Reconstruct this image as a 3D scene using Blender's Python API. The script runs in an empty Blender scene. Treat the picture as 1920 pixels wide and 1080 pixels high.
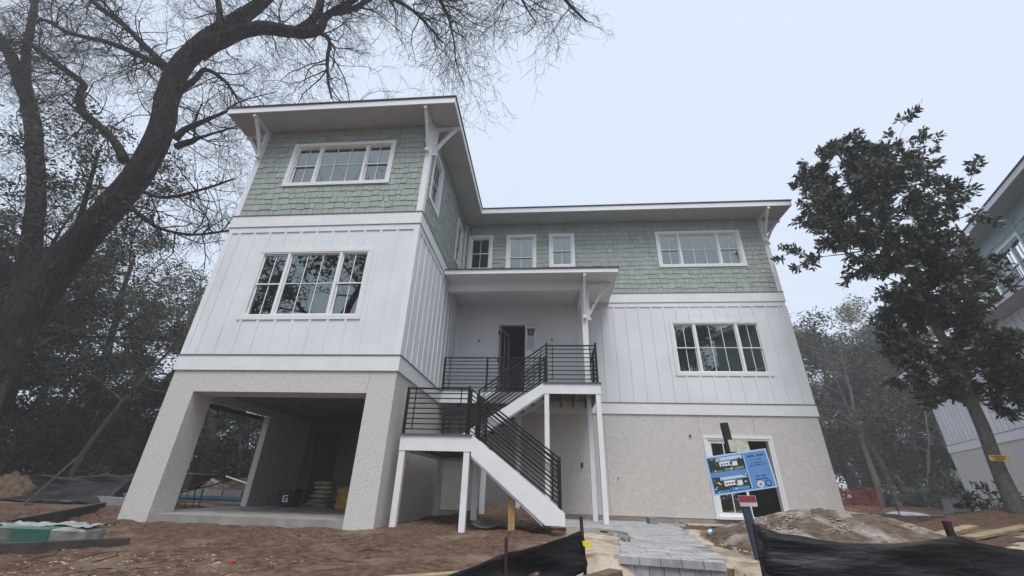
import bpy, math, random
import numpy as np
from mathutils import Vector, Matrix, noise

random.seed(7)
RNG = np.random.default_rng(11)
SC = bpy.context.scene
COL = SC.collection
R = math.radians

# ------------------------------------------------------------------ camera
F_PX = 767.23
CAM = np.array([3.049, -8.011, 0.595])
RT = np.array([0.99643, 0.08015, 0.02646])
UP = np.array([0.01153, -0.43983, 0.89801])
FW = np.array([-0.08361, 0.89450, 0.43918])
cam_data = bpy.data.cameras.new('camera')
cam = bpy.data.objects.new('camera', cam_data)
COL.objects.link(cam)
cam_data.sensor_width = 36.0
cam_data.sensor_fit = 'HORIZONTAL'
cam_data.lens = 36.0 * F_PX / 1920.0
cam_data.clip_start = 0.05
cam_data.clip_end = 1000
m = Matrix.Identity(4)
for i in range(3):
    m[i][0], m[i][1], m[i][2], m[i][3] = RT[i], UP[i], -FW[i], CAM[i]
cam.matrix_world = m
SC.camera = cam

# ------------------------------------------------------------------ sky, sun, exposure
world = bpy.data.worlds.new('World')
SC.world = world
world.use_nodes = True
wn, wl = world.node_tree.nodes, world.node_tree.links
wn.clear()
w_out = wn.new('ShaderNodeOutputWorld')
w_bg = wn.new('ShaderNodeBackground')
w_sky = wn.new('ShaderNodeTexSky')
w_sky.sky_type = 'NISHITA'
w_sky.sun_disc = False
SUN_EL, SUN_AZ = 62.0, 168.0         # azimuth measured clockwise from +Y
w_sky.sun_elevation = R(SUN_EL)
w_sky.sun_rotation = R(SUN_AZ)
w_sky.air_density = 1.0
w_sky.dust_density = 4.0
w_mix = wn.new('ShaderNodeMix')
w_mix.data_type = 'RGBA'
w_mix.inputs[0].default_value = 0.86    # an even overcast layer over the clear sky
wl.new(w_sky.outputs[0], w_mix.inputs[6])
w_mix.inputs[7].default_value = (4.55, 5.1, 5.95, 1)
wl.new(w_mix.outputs[2], w_bg.inputs[0])
w_bg.inputs[1].default_value = 0.10
wl.new(w_bg.outputs[0], w_out.inputs[0])

sun_data = bpy.data.lights.new('sun', 'SUN')
sun_data.energy = 1.5
sun_data.angle = R(30)
sun_data.color = (1.0, 0.985, 0.965)
sun = bpy.data.objects.new('sun', sun_data)
COL.objects.link(sun)
sd = Vector((math.sin(R(SUN_AZ)) * math.cos(R(SUN_EL)), math.cos(R(SUN_AZ)) * math.cos(R(SUN_EL)), math.sin(R(SUN_EL))))
sun.rotation_euler = sd.to_track_quat('Z', 'Y').to_euler()

vs = SC.view_settings
vs.view_transform = 'Standard'
vs.look = 'None'
vs.exposure = 0.88
vs.gamma = 1.0
vs.use_curve_mapping = False
SC.cycles.use_denoising = True
SC.cycles.max_bounces = 8
SC.cycles.transparent_max_bounces = 16
SC.cycles.volume_bounces = 1
SC.cycles.caustics_reflective = False
SC.cycles.caustics_refractive = False


# ------------------------------------------------------------------ helpers
def ray(u, v):
    return FW + RT * (u - 960) / F_PX - UP * (v - 540) / F_PX


def at(u, v, ax, val):
    """The point of the place that stands on plane ax = val along a measured direction."""
    r = ray(u, v)
    i = 'XYZ'.index(ax)
    return CAM + r * ((val - CAM[i]) / r[i])


def depth(p):
    return float((np.array(p) - CAM) @ FW)


def mat(name, col, col2=None, scale=4.0, rough=0.7, bump=0.0, bscale=60.0, metal=0.0, rand=0.0, spec=0.35,
        lo=0.35, hi=0.65, stretch=None, col3=None, scale3=1.0, lo3=0.55, hi3=0.75, detail=5.0, trans=0.0, bdist=0.02):
    ma = bpy.data.materials.new(name)
    ma.use_nodes = True
    n, l = ma.node_tree.nodes, ma.node_tree.links
    b = n['Principled BSDF']
    b.inputs['Roughness'].default_value = rough
    b.inputs['Metallic'].default_value = metal
    b.inputs['Specular IOR Level'].default_value = spec
    b.inputs['Base Color'].default_value = (*col, 1)
    geo = n.new('ShaderNodeNewGeometry')
    pos = geo.outputs['Position']
    if stretch:
        mp = n.new('ShaderNodeMapping')
        mp.inputs['Scale'].default_value = stretch
        l.new(pos, mp.inputs['Vector'])
        pos = mp.outputs[0]
    out = None
    if col2 is not None:
        t = n.new('ShaderNodeTexNoise')
        t.inputs['Scale'].default_value = scale
        t.inputs['Detail'].default_value = detail
        l.new(pos, t.inputs['Vector'])
        mr = n.new('ShaderNodeMapRange')
        mr.inputs[1].default_value = lo
        mr.inputs[2].default_value = hi
        l.new(t.outputs[0], mr.inputs[0])
        mx = n.new('ShaderNodeMix')
        mx.data_type = 'RGBA'
        mx.inputs[6].default_value = (*col, 1)
        mx.inputs[7].default_value = (*col2, 1)
        l.new(mr.outputs[0], mx.inputs[0])
        out = mx.outputs[2]
        if col3 is not None:
            t3 = n.new('ShaderNodeTexNoise')
            t3.inputs['Scale'].default_value = scale3
            t3.inputs['Detail'].default_value = 6
            l.new(pos, t3.inputs['Vector'])
            mr3 = n.new('ShaderNodeMapRange')
            mr3.inputs[1].default_value = lo3
            mr3.inputs[2].default_value = hi3
            l.new(t3.outputs[0], mr3.inputs[0])
            mx3 = n.new('ShaderNodeMix')
            mx3.data_type = 'RGBA'
            mx3.inputs[7].default_value = (*col3, 1)
            l.new(mr3.outputs[0], mx3.inputs[0])
            l.new(out, mx3.inputs[6])
            out = mx3.outputs[2]
    if rand > 0:
        oi = n.new('ShaderNodeObjectInfo')
        ad = n.new('ShaderNodeMath')
        ad.operation = 'ADD'
        l.new(oi.outputs['Random'], ad.inputs[0])
        l.new(geo.outputs['Random Per Island'], ad.inputs[1])
        fr = n.new('ShaderNodeMath')
        fr.operation = 'FRACT'
        l.new(ad.outputs[0], fr.inputs[0])
        mr2 = n.new('ShaderNodeMapRange')
        mr2.inputs[3].default_value = 1 - rand
        mr2.inputs[4].default_value = 1 + rand
        l.new(fr.outputs[0], mr2.inputs[0])
        hs = n.new('ShaderNodeHueSaturation')
        l.new(mr2.outputs[0], hs.inputs['Value'])
        if out is None:
            hs.inputs['Color'].default_value = (*col, 1)
        else:
            l.new(out, hs.inputs['Color'])
        out = hs.outputs[0]
    if out is not None:
        l.new(out, b.inputs['Base Color'])
    if bump > 0:
        tb = n.new('ShaderNodeTexNoise')
        tb.inputs['Scale'].default_value = bscale
        tb.inputs['Detail'].default_value = 6
        l.new(pos, tb.inputs['Vector'])
        bp = n.new('ShaderNodeBump')
        bp.inputs['Strength'].default_value = bump
        bp.inputs['Distance'].default_value = bdist
        l.new(tb.outputs[0], bp.inputs['Height'])
        l.new(bp.outputs[0], b.inputs['Normal'])
    if trans > 0:
        tr = n.new('ShaderNodeBsdfTranslucent')
        if out is not None:
            l.new(out, tr.inputs[0])
        else:
            tr.inputs[0].default_value = (*col, 1)
        ms = n.new('ShaderNodeMixShader')
        ms.inputs[0].default_value = trans
        l.new(b.outputs[0], ms.inputs[1])
        l.new(tr.outputs[0], ms.inputs[2])
        l.new(ms.outputs[0], n['Material Output'].inputs['Surface'])
    return ma


def glass_mat(name, tint, ior=1.9):
    ma = bpy.data.materials.new(name)
    ma.use_nodes = True
    n, l = ma.node_tree.nodes, ma.node_tree.links
    n.remove(n['Principled BSDF'])
    fr = n.new('ShaderNodeFresnel')
    fr.inputs[0].default_value = ior
    tr = n.new('ShaderNodeBsdfTransparent')
    tr.inputs[0].default_value = (*tint, 1)
    gl = n.new('ShaderNodeBsdfGlossy')
    gl.inputs['Roughness'].default_value = 0.015
    gl.inputs['Color'].default_value = (0.88, 0.98, 0.95, 1)
    # old float panes are never quite flat
    t = n.new('ShaderNodeTexNoise')
    t.inputs['Scale'].default_value = 2.2
    g = n.new('ShaderNodeNewGeometry')
    l.new(g.outputs['Position'], t.inputs['Vector'])
    bp = n.new('ShaderNodeBump')
    bp.inputs['Strength'].default_value = 0.006
    bp.inputs['Distance'].default_value = 0.05
    l.new(t.outputs[0], bp.inputs['Height'])
    l.new(bp.outputs[0], gl.inputs['Normal'])
    mx = n.new('ShaderNodeMixShader')
    l.new(fr.outputs[0], mx.inputs[0])
    l.new(tr.outputs[0], mx.inputs[1])
    l.new(gl.outputs[0], mx.inputs[2])
    l.new(mx.outputs[0], n['Material Output'].inputs['Surface'])
    return ma


M = {}
M['white'] = mat('white_paint', (0.775, 0.80, 0.825), (0.70, 0.722, 0.745), 0.9, 0.55, 0.06, 45, rand=0.015)
M['trim'] = mat('white_trim', (0.80, 0.812, 0.825), (0.75, 0.762, 0.775), 3, 0.5, 0.04, 60)
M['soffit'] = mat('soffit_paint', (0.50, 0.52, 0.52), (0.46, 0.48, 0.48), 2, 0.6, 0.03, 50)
M['shingle'] = mat('green_shingle', (0.360, 0.408, 0.382), (0.318, 0.362, 0.338), 5, 0.75, 0.35, 70, rand=0.07, stretch=(1, 1, 0.25))
M['shingle_back'] = mat('shingle_underlay', (0.20, 0.24, 0.22), None, rough=0.9)
M['tabby'] = mat('shell_stucco', (0.61, 0.597, 0.572), (0.41, 0.396, 0.375), 32, 0.95, 0.5, 40, lo=0.50, hi=0.72,
                 col3=(0.72, 0.70, 0.67), scale3=34, lo3=0.55, hi3=0.68)
M['tabby_fine'] = mat('shell_stucco_fine', (0.61, 0.592, 0.565), (0.52, 0.503, 0.478), 24, 0.95, 0.45, 40, lo=0.4, hi=0.7,
                      col3=(0.65, 0.625, 0.59), scale3=9, lo3=0.5, hi3=0.75)
M['joint'] = mat('stucco_joint', (0.36, 0.35, 0.33), None, rough=0.9)
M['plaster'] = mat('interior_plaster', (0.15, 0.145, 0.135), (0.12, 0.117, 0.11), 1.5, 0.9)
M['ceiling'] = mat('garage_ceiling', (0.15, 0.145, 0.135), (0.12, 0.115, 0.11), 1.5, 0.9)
M['interior'] = mat('room_wall', (0.55, 0.55, 0.52), (0.45, 0.45, 0.43), 0.8, 0.9)
M['floor_in'] = mat('room_floor', (0.28, 0.23, 0.18), None, rough=0.6)
M['glass'] = glass_mat('window_glass', (0.55, 0.66, 0.61), 2.9)
M['vinyl'] = mat('window_vinyl', (0.82, 0.83, 0.84), None, rough=0.4)
M['roof'] = mat('roof_shingle', (0.10, 0.10, 0.10), (0.06, 0.06, 0.06), 20, 0.9, 0.4, 60)
M['drip'] = mat('drip_edge', (0.16, 0.16, 0.165), None, rough=0.5, metal=0.4)
M['iron'] = mat('black_iron', (0.010, 0.010, 0.011), None, rough=0.5, spec=0.22)
M['deck'] = mat('deck_board', (0.12, 0.115, 0.11), (0.09, 0.085, 0.08), 8, 0.7, 0.2, 40, stretch=(1, 6, 1))
M['joist'] = mat('treated_joist', (0.24, 0.20, 0.13), (0.17, 0.14, 0.09), 6, 0.85, 0.2, 40)
M['pine'] = mat('new_pine', (0.50, 0.31, 0.14), (0.38, 0.22, 0.09), 7, 0.75, 0.25, 30, stretch=(4, 4, 0.4))
M['lumber'] = mat('tan_lumber', (0.42, 0.33, 0.215), (0.30, 0.225, 0.14), 5, 0.8, 0.2, 30, rand=0.12)
M['concrete'] = mat('slab_concrete', (0.34, 0.33, 0.31), (0.24, 0.23, 0.215), 2.5, 0.85, 0.25, 50, col3=(0.20, 0.15, 0.12), scale3=1.1, lo3=0.55, hi3=0.8)
M['block'] = mat('grey_block', (0.27, 0.27, 0.265), (0.20, 0.20, 0.195), 9, 0.95, 0.5, 60, rand=0.1)
M['paver'] = mat('marbled_paver', (0.43, 0.43, 0.425), (0.27, 0.272, 0.275), 5, 0.8, 0.25, 70, rand=0.08, lo=0.4, hi=0.66, stretch=(0.6, 2.2, 1.0))
M['riser'] = mat('paver_riser', (0.43, 0.43, 0.43), (0.29, 0.292, 0.298), 5, 0.8, 0.35, 70, rand=0.12, stretch=(2.2, 1, 0.5))
M['dirt'] = mat('bare_dirt', (0.165, 0.105, 0.076), (0.072, 0.044, 0.032), 11, 0.95, 1.0, 16, lo=0.36, hi=0.66,
                col3=(0.27, 0.205, 0.145), scale3=0.9, lo3=0.52, hi3=0.75, detail=15, spec=0.1, bdist=0.06)
M['mound'] = mat('mound_soil', (0.165, 0.122, 0.095), (0.085, 0.06, 0.046), 9.0, 0.95, 1.0, 16, detail=12, bdist=0.05, spec=0.1, lo=0.36, hi=0.66,
                 col3=(0.36, 0.335, 0.31), scale3=2.6, lo3=0.48, hi3=0.66)
M['sand'] = mat('pale_sand', (0.50, 0.43, 0.34), (0.38, 0.31, 0.23), 5, 0.95, 0.6, 40, col3=(0.22, 0.14, 0.09), scale3=1.6, lo3=0.55, hi3=0.7)
M['mulch'] = mat('red_mulch', (0.15, 0.085, 0.055), (0.08, 0.045, 0.03), 9, 0.95, 1.0, 30)
M['leafpile'] = mat('tan_pile', (0.125, 0.088, 0.058), (0.05, 0.032, 0.02), 9, 0.95, 1.0, 24)
M['chips'] = mat('pale_chips', (0.42, 0.36, 0.28), (0.20, 0.15, 0.11), 4, 0.9, 0, rand=0.35)
M['clods'] = mat('dark_clods', (0.13, 0.085, 0.06), (0.075, 0.047, 0.034), 6, 0.95, 0.5, 60, rand=0.3)
M['bark'] = mat('oak_bark', (0.040, 0.034, 0.030), (0.015, 0.013, 0.012), 7, 0.95, 1.0, 8, stretch=(2.2, 2.2, 0.6), col3=(0.075, 0.078, 0.066), scale3=2.2, lo3=0.58, hi3=0.72, bdist=0.12, lo=0.4, hi=0.6, spec=0.08)
M['twig'] = mat('twig_bark', (0.045, 0.038, 0.037), None, spec=0.1, rough=0.9)
M['greybark'] = mat('grey_bark', (0.14, 0.13, 0.118), (0.075, 0.069, 0.062), 7, 0.95, 0.8, 24, stretch=(2, 2, 0.6))
M['magbark'] = mat('magnolia_bark', (0.135, 0.128, 0.12), (0.085, 0.08, 0.074), 9, 0.9, 0.7, 34, stretch=(2, 2, 1))
M['magleaf'] = mat('magnolia_leaf', (0.078, 0.092, 0.062), (0.042, 0.056, 0.036), 1.2, rough=0.30, spec=0.6, rand=0.5, trans=0.10)
M['oakleaf'] = mat('live_oak_leaf', (0.11, 0.122, 0.082), (0.055, 0.064, 0.044), 0.9, lo=0.42, hi=0.6, rough=0.6, rand=0.45, trans=0.15)
M['paleleaf'] = mat('pale_oak_leaf', (0.19, 0.195, 0.14), (0.10, 0.107, 0.08), 0.9, lo=0.42, hi=0.6, rough=0.65, rand=0.4, trans=0.15)
M['darkleaf'] = mat('thicket_leaf', (0.050, 0.062, 0.036), (0.024, 0.031, 0.019), 0.9, lo=0.42, hi=0.6, rough=0.6, rand=0.5, trans=0.12)
M['palm'] = mat('palmetto_frond', (0.070, 0.088, 0.050), None, rough=0.55, rand=0.35, trans=0.12)
M['fabric'] = mat('black_silt_fabric', (0.009, 0.009, 0.010), (0.016, 0.019, 0.021), 3, 0.46, 0.55, 1.7, spec=0.26, stretch=(0.7, 0.7, 3.6), bdist=0.16)
M['stake'] = mat('rusty_stake', (0.055, 0.030, 0.024), (0.030, 0.018, 0.016), 12, 0.85, 0.4, 60)
M['blackwood'] = mat('black_post', (0.022, 0.022, 0.026), None, rough=0.6)
M['navy'] = mat('navy_post', (0.035, 0.048, 0.085), None, rough=0.6)
M['signblue'] = mat('sign_blue', (0.115, 0.265, 0.56), (0.145, 0.305, 0.60), 6, 0.45)
M['signborder'] = mat('sign_border', (0.48, 0.66, 0.86), None, rough=0.45)
M['ink'] = mat('sign_ink', (0.035, 0.075, 0.20), None, rough=0.6)
M['print1'] = mat('sign_picture', (0.02, 0.028, 0.025), (0.60, 0.68, 0.74), 42, 0.5, lo=0.50, hi=0.60, col3=(0.10, 0.20, 0.34), scale3=14, lo3=0.56, hi3=0.66)
M['print2'] = mat('sign_picture_pool', (0.04, 0.05, 0.045), (0.70, 0.76, 0.82), 40, 0.5, lo=0.44, hi=0.58, col3=(0.07, 0.30, 0.55), scale3=9, lo3=0.60, hi3=0.66)
M['printdark'] = mat('print_trees', (0.022, 0.030, 0.028), (0.05, 0.06, 0.05), 60, 0.5)
M['printroof'] = mat('print_roof', (0.14, 0.22, 0.30), None, rough=0.5)
M['printlawn'] = mat('print_lawn', (0.26, 0.29, 0.30), (0.16, 0.19, 0.18), 60, 0.5)
M['printpool'] = mat('print_pool', (0.08, 0.33, 0.62), None, rough=0.5)
M['paper'] = mat('permit_paper', (0.58, 0.58, 0.48), (0.44, 0.44, 0.35), 14, 0.7)
M['redpaper'] = mat('red_notice', (0.32, 0.055, 0.07), (0.20, 0.03, 0.045), 40, 0.6)
M['whitepaper'] = mat('white_notice', (0.62, 0.58, 0.57), (0.45, 0.38, 0.38), 40, 0.6)
M['yellow'] = mat('yellow_tag', (0.62, 0.42, 0.05), (0.50, 0.33, 0.04), 10, 0.6)
M['bright'] = mat('bright_yellow', (0.75, 0.66, 0.03), None, rough=0.5)
M['orange'] = mat('orange_net', (0.36, 0.055, 0.04), None, rough=0.7)
M['tarp'] = mat('white_tarp', (0.62, 0.66, 0.72), (0.45, 0.49, 0.56), 3, 0.45, 0.3, 8)
M['green'] = mat('green_tub', (0.06, 0.185, 0.145), (0.10, 0.17, 0.15), 3, 0.6, 0.3, 20, col3=(0.30, 0.31, 0.30), scale3=3, lo3=0.5, hi3=0.7)
M['greycloth'] = mat('crumpled_sheet', (0.42, 0.42, 0.40), (0.24, 0.24, 0.235), 7, 0.7, 0.7, 14)
M['steel'] = mat('grey_steel', (0.14, 0.15, 0.155), (0.10, 0.105, 0.11), 4, 0.4, metal=0.5)
M['tray'] = mat('dark_tray', (0.05, 0.053, 0.053), None, rough=0.5)
M['rubber'] = mat('tyre_rubber', (0.015, 0.015, 0.015), None, rough=0.85)
M['woodhandle'] = mat('red_handle', (0.075, 0.024, 0.02), None, rough=0.7)
M['pvc'] = mat('white_pvc', (0.78, 0.79, 0.80), None, rough=0.4)
M['blue'] = mat('blue_board', (0.06, 0.105, 0.22), (0.20, 0.25, 0.34), 3, 0.6, stretch=(0.3, 0.3, 6))
M['form'] = mat('form_board', (0.075, 0.07, 0.062), (0.045, 0.042, 0.038), 4, 0.9, 0.5, 30)
M['formtop'] = mat('brown_block', (0.17, 0.115, 0.085), (0.11, 0.075, 0.055), 6, 0.95, 0.6, 40)
M['binblack'] = mat('black_bin', (0.014, 0.014, 0.015), None, rough=0.5)
M['bag'] = mat('tan_bag', (0.34, 0.29, 0.18), (0.22, 0.18, 0.10), 6, 0.8, 0.4, 20, rand=0.2)
M['crate'] = mat('amber_crate', (0.48, 0.26, 0.045), (0.36, 0.18, 0.03), 7, 0.7)
M['doorpaint'] = mat('door_leaf_paint', (0.45, 0.46, 0.45), None, rough=0.4)
M['sticker'] = mat('teal_sticker', (0.10, 0.32, 0.36), (0.16, 0.38, 0.42), 9, 0.5)
M['stickerdark'] = mat('sticker_print', (0.035, 0.13, 0.15), None, rough=0.5)
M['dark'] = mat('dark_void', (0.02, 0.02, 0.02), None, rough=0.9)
M['teal'] = mat('pale_blue_shingle', (0.36, 0.46, 0.47), (0.31, 0.40, 0.41), 5, 0.75, 0.3, 70, rand=0.06)


class MB:
    def __init__(self):
        self.v, self.f = [], []

    def hexa(self, p):
        b = len(self.v)
        self.v += [tuple(map(float, q)) for q in p]
        self.f += [(b, b + 3, b + 2, b + 1), (b + 4, b + 5, b + 6, b + 7), (b, b + 1, b + 5, b + 4),
                   (b + 1, b + 2, b + 6, b + 5), (b + 2, b + 3, b + 7, b + 6), (b + 3, b, b + 4, b + 7)]
        return self

    def box(self, x0, x1, y0, y1, z0, z1):
        return self.hexa([(x0, y0, z0), (x1, y0, z0), (x1, y1, z0), (x0, y1, z0), (x0, y0, z1), (x1, y0, z1), (x1, y1, z1), (x0, y1, z1)])

    def bar(self, a, b, w, h, up=(0, 0, 1)):
        """A rectangular bar from a to b, w wide and h deep."""
        a, b = Vector(a), Vector(b)
        d = (b - a).normalized()
        upv = Vector(up)
        s = d.cross(upv)
        if s.length < 1e-4:
            s = d.cross(Vector((0, 1, 0)))
        s.normalize()
        t = s.cross(d).normalized()
        s, t = s * (w / 2), t * (h / 2)
        return self.hexa([a - s - t, a + s - t, b + s - t, b - s - t, a - s + t, a + s + t, b + s + t, b - s + t])

    def prism(self, pts, d):
        """Polygon pts (3-D, in order) pushed along d."""
        b = len(self.v)
        n = len(pts)
        d = np.array(d, float)
        self.v += [tuple(map(float, p)) for p in pts] + [tuple(map(float, np.array(p) + d)) for p in pts]
        self.f += [tuple(range(b + n - 1, b - 1, -1)), tuple(range(b + n, b + 2 * n))]
        for i in range(n):
            j = (i + 1) % n
            self.f.append((b + i, b + j, b + n + j, b + n + i))
        return self

    def tube(self, path, rad, sides=6, cap=True):
        path = [Vector(p) for p in path]
        n = len(path)
        if not hasattr(rad, '__len__'):
            rad = [rad] * n
        b = len(self.v)
        ref = Vector((0.31, 0.93, 0.2))
        for i in range(n):
            d = path[min(i + 1, n - 1)] - path[max(i - 1, 0)]
            if d.length < 1e-7:
                d = Vector((0, 0, 1))
            d.normalize()
            s = d.cross(ref)
            if s.length < 0.1:
                s = d.cross(Vector((1, 0, 0)))
            s.normalize()
            t = d.cross(s)
            for k in range(sides):
                a = 2 * math.pi * k / sides
                q = path[i] + s * (rad[i] * math.cos(a)) + t * (rad[i] * math.sin(a))
                self.v.append((q.x, q.y, q.z))
        for i in range(n - 1):
            for k in range(sides):
                k2 = (k + 1) % sides
                self.f.append((b + i * sides + k, b + i * sides + k2, b + (i + 1) * sides + k2, b + (i + 1) * sides + k))
        if cap and sides > 2:
            self.f.append(tuple(b + k for k in range(sides - 1, -1, -1)))
            self.f.append(tuple(b + (n - 1) * sides + k for k in range(sides)))
        return self

    def mesh(self, name, ma, smooth=False):
        me = bpy.data.meshes.new(name)
        me.from_pydata(self.v, [], self.f)
        me.materials.append(ma)
        if smooth:
            me.polygons.foreach_set('use_smooth', [True] * len(me.polygons))
        me.update()
        return me

    def build(self, name, ma, parent=None, smooth=False):
        return link(name, self.mesh(name, ma, smooth), parent)


INV = {}


def link(name, data, parent=None):
    o = bpy.data.objects.new(name, data)
    COL.objects.link(o)
    if parent is not None:
        o.parent = parent
        if parent.name in INV:
            o.matrix_parent_inverse = INV[parent.name]
    return o


def tag(o, label, cat=None, group=None, kind=None):
    if label:
        o['label'] = label
    if cat:
        o['category'] = cat
    if group:
        o['group'] = group
    if kind:
        o['kind'] = kind
    return o


def thing(name, label, cat, loc=(0, 0, 0), group=None):
    """An empty at the foot of a thing; its parts are given in place coordinates."""
    o = bpy.data.objects.new(name, None)
    COL.objects.link(o)
    o.location = loc
    INV[o.name] = Matrix.Translation(-Vector(loc))
    return tag(o, label, cat, group)


def cells(u0, u1, z0, z1, holes):
    """Rectangles that fill [u0,u1]x[z0,z1] outside the holes."""
    us = sorted({u0, u1, *[min(max(a, u0), u1) for h in holes for a in h[:2]]})
    out = []
    for a, b in zip(us, us[1:]):
        if b - a < 1e-6:
            continue
        mid = (a + b) / 2
        zs = sorted((max(h[2], z0), min(h[3], z1)) for h in holes if h[0] < mid < h[1] and h[3] > z0 and h[2] < z1)
        z = z0
        for c, d in zs:
            if c > z + 1e-6:
                out.append((a, b, z, c))
            z = max(z, d)
        if z < z1 - 1e-6:
            out.append((a, b, z, z1))
    return out


class Face:
    """A wall plane: u runs along it, n sticks out of it."""

    def __init__(self, o, u, n):
        self.o, self.u, self.n = Vector(o), Vector(u), Vector(n)
        self.flip = self.u.cross(Vector((0, 0, 1))).dot(self.n) < 0

    def pt(self, u, z, n=0.0):
        return self.o + self.u * u + self.n * n + Vector((0, 0, z))

    def box(self, mb, u0, u1, z0, z1, n0, n1):
        p = [self.pt(u0, z0, n1), self.pt(u1, z0, n1), self.pt(u1, z0, n0), self.pt(u0, z0, n0),
             self.pt(u0, z1, n1), self.pt(u1, z1, n1), self.pt(u1, z1, n0), self.pt(u0, z1, n0)]
        if self.flip:
            p = [p[1], p[0], p[3], p[2], p[5], p[4], p[7], p[6]]
        return mb.hexa(p)


# ------------------------------------------------------------------ ground
def sm(a, b, x):
    t = min(max((x - a) / (b - a), 0), 1)
    return t * t * (3 - 2 * t)


def ground_h(x, y, rough=True):
    h = -0.12
    h -= 0.95 * sm(-4.6, -7.5, y)                                        # falls to the street where the camera stands
    h += 0.10 * sm(-5.5, -9, x) * sm(-3, 1, y)
    h += 0.30 * math.exp(-((x - 2.0) / 1.2) ** 2 - ((y - 3.0) / 1.1) ** 2)    # heap under the stairs
    h += 0.07 * math.exp(-((x - 0.6) / 0.7) ** 2 - ((y - 0.9) / 0.9) ** 2)
    h += 0.30 * sm(8.5, 13, x) * sm(-4.5, 0, y)
    h += 0.35 * sm(-9, -14, x) * sm(3, 9, y)
    if rough:
        near = 1.0 if (abs(x) < 16 and -8 < y < 14) else 0.4
        h += near * 0.05 * (noise.noise(Vector((x * 0.9, y * 0.9, 3.1)))) + near * 0.040 * noise.noise(Vector((x * 2.9, y * 2.9, 7.7))) - near * 0.035 * max(0.0, noise.noise(Vector((x * 1.3 + y * 0.8, y * 4.2 - x * 0.5, 5.2))))
        h += near * 0.024 * noise.noise(Vector((x * 7.0, y * 7.0, 1.7)))
    if -4.95 < x < 10.9 and y > 0.35 and (y > 4.9 or x < 0.05):
        h = min(h, -0.16)
    if 3.2 < x < 6.4 and -2.5 < y < 5:
        h = min(h, -0.11)
    if 3.0 < x < 5.0 and y <= -2.5:
        h = min(h, -0.62)
    return h


def axis(pts):
    out = []
    for a, b, s in pts:
        n = max(1, int(round((b - a) / s)))
        out += [a + (b - a) * i / n for i in range(n)]
    out.append(pts[-1][1])
    return out


gx = axis([(-150, -40, 10), (-40, -14, 1.5), (-14, -8, 0.3), (-8, 10, 0.075), (10, 16, 0.3), (16, 50, 1.7), (50, 150, 10)])
gy = axis([(-150, -30, 12), (-30, -8, 1.5), (-8, -5, 0.25), (-5, 3.6, 0.075), (3.6, 9, 0.35), (9, 45, 1.8), (45, 150, 10)])
gv = [(x, y, ground_h(x, y)) for y in gy for x in gx]
nx = len(gx)
gf = [(j * nx + i, j * nx + i + 1, (j + 1) * nx + i + 1, (j + 1) * nx + i) for j in range(len(gy) - 1) for i in range(nx - 1)]
gm = MB()
gm.v, gm.f = gv, gf
tag(gm.build('ground', M['dirt'], smooth=True), 'bare brown churned dirt of the building lot', kind='structure')

# ------------------------------------------------------------------ house
XL, YR, XE = -4.86, 4.845, 10.776
Z1B, Z1T, Z2B, Z2T, ZS = 2.672, 2.992, 6.302, 6.631, 9.58
YB = 12.5
house = thing('beach_house', 'three-storey house with sage green shingles, white board siding and stucco ground floor', 'house', (2.5, 3, 0))
FA = Face((0, 0, 0), (1, 0, 0), (0, -1, 0))            # left block front, u = X
FB = Face((0, 0, 0), (0, 1, 0), (1, 0, 0))             # left block right side, u = Y
FC = Face((0, YR, 0), (1, 0, 0), (0, -1, 0))           # right block front, u = X

# openings (u0, u1, z0, z1)
WA3 = (-3.775, -1.076, 7.675, 8.95)
WA2 = (-3.754, -1.106, 3.911, 5.546)
WB1 = (0.42, 1.18, 7.45, 8.95)
WB2 = (3.62, 4.36, 7.45, 8.95)
WC1 = (0.27, 0.985, 7.70, 9.005)
WC2 = (1.69, 2.60, 7.32, 9.005)
WC3 = (3.26, 3.985, 7.80, 9.005)
WC4 = (7.085, 9.82, 7.725, 9.0)
WC5 = (7.109, 9.775, 3.932, 5.56)
DOOR = (1.43, 2.69, 3.05, 5.55)
SLID = (7.55, 9.30, 0.02, 2.03)


def grow_hole(h, t):
    return (h[0] - t, h[1] + t, h[2] - t, h[3] + t)


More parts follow.
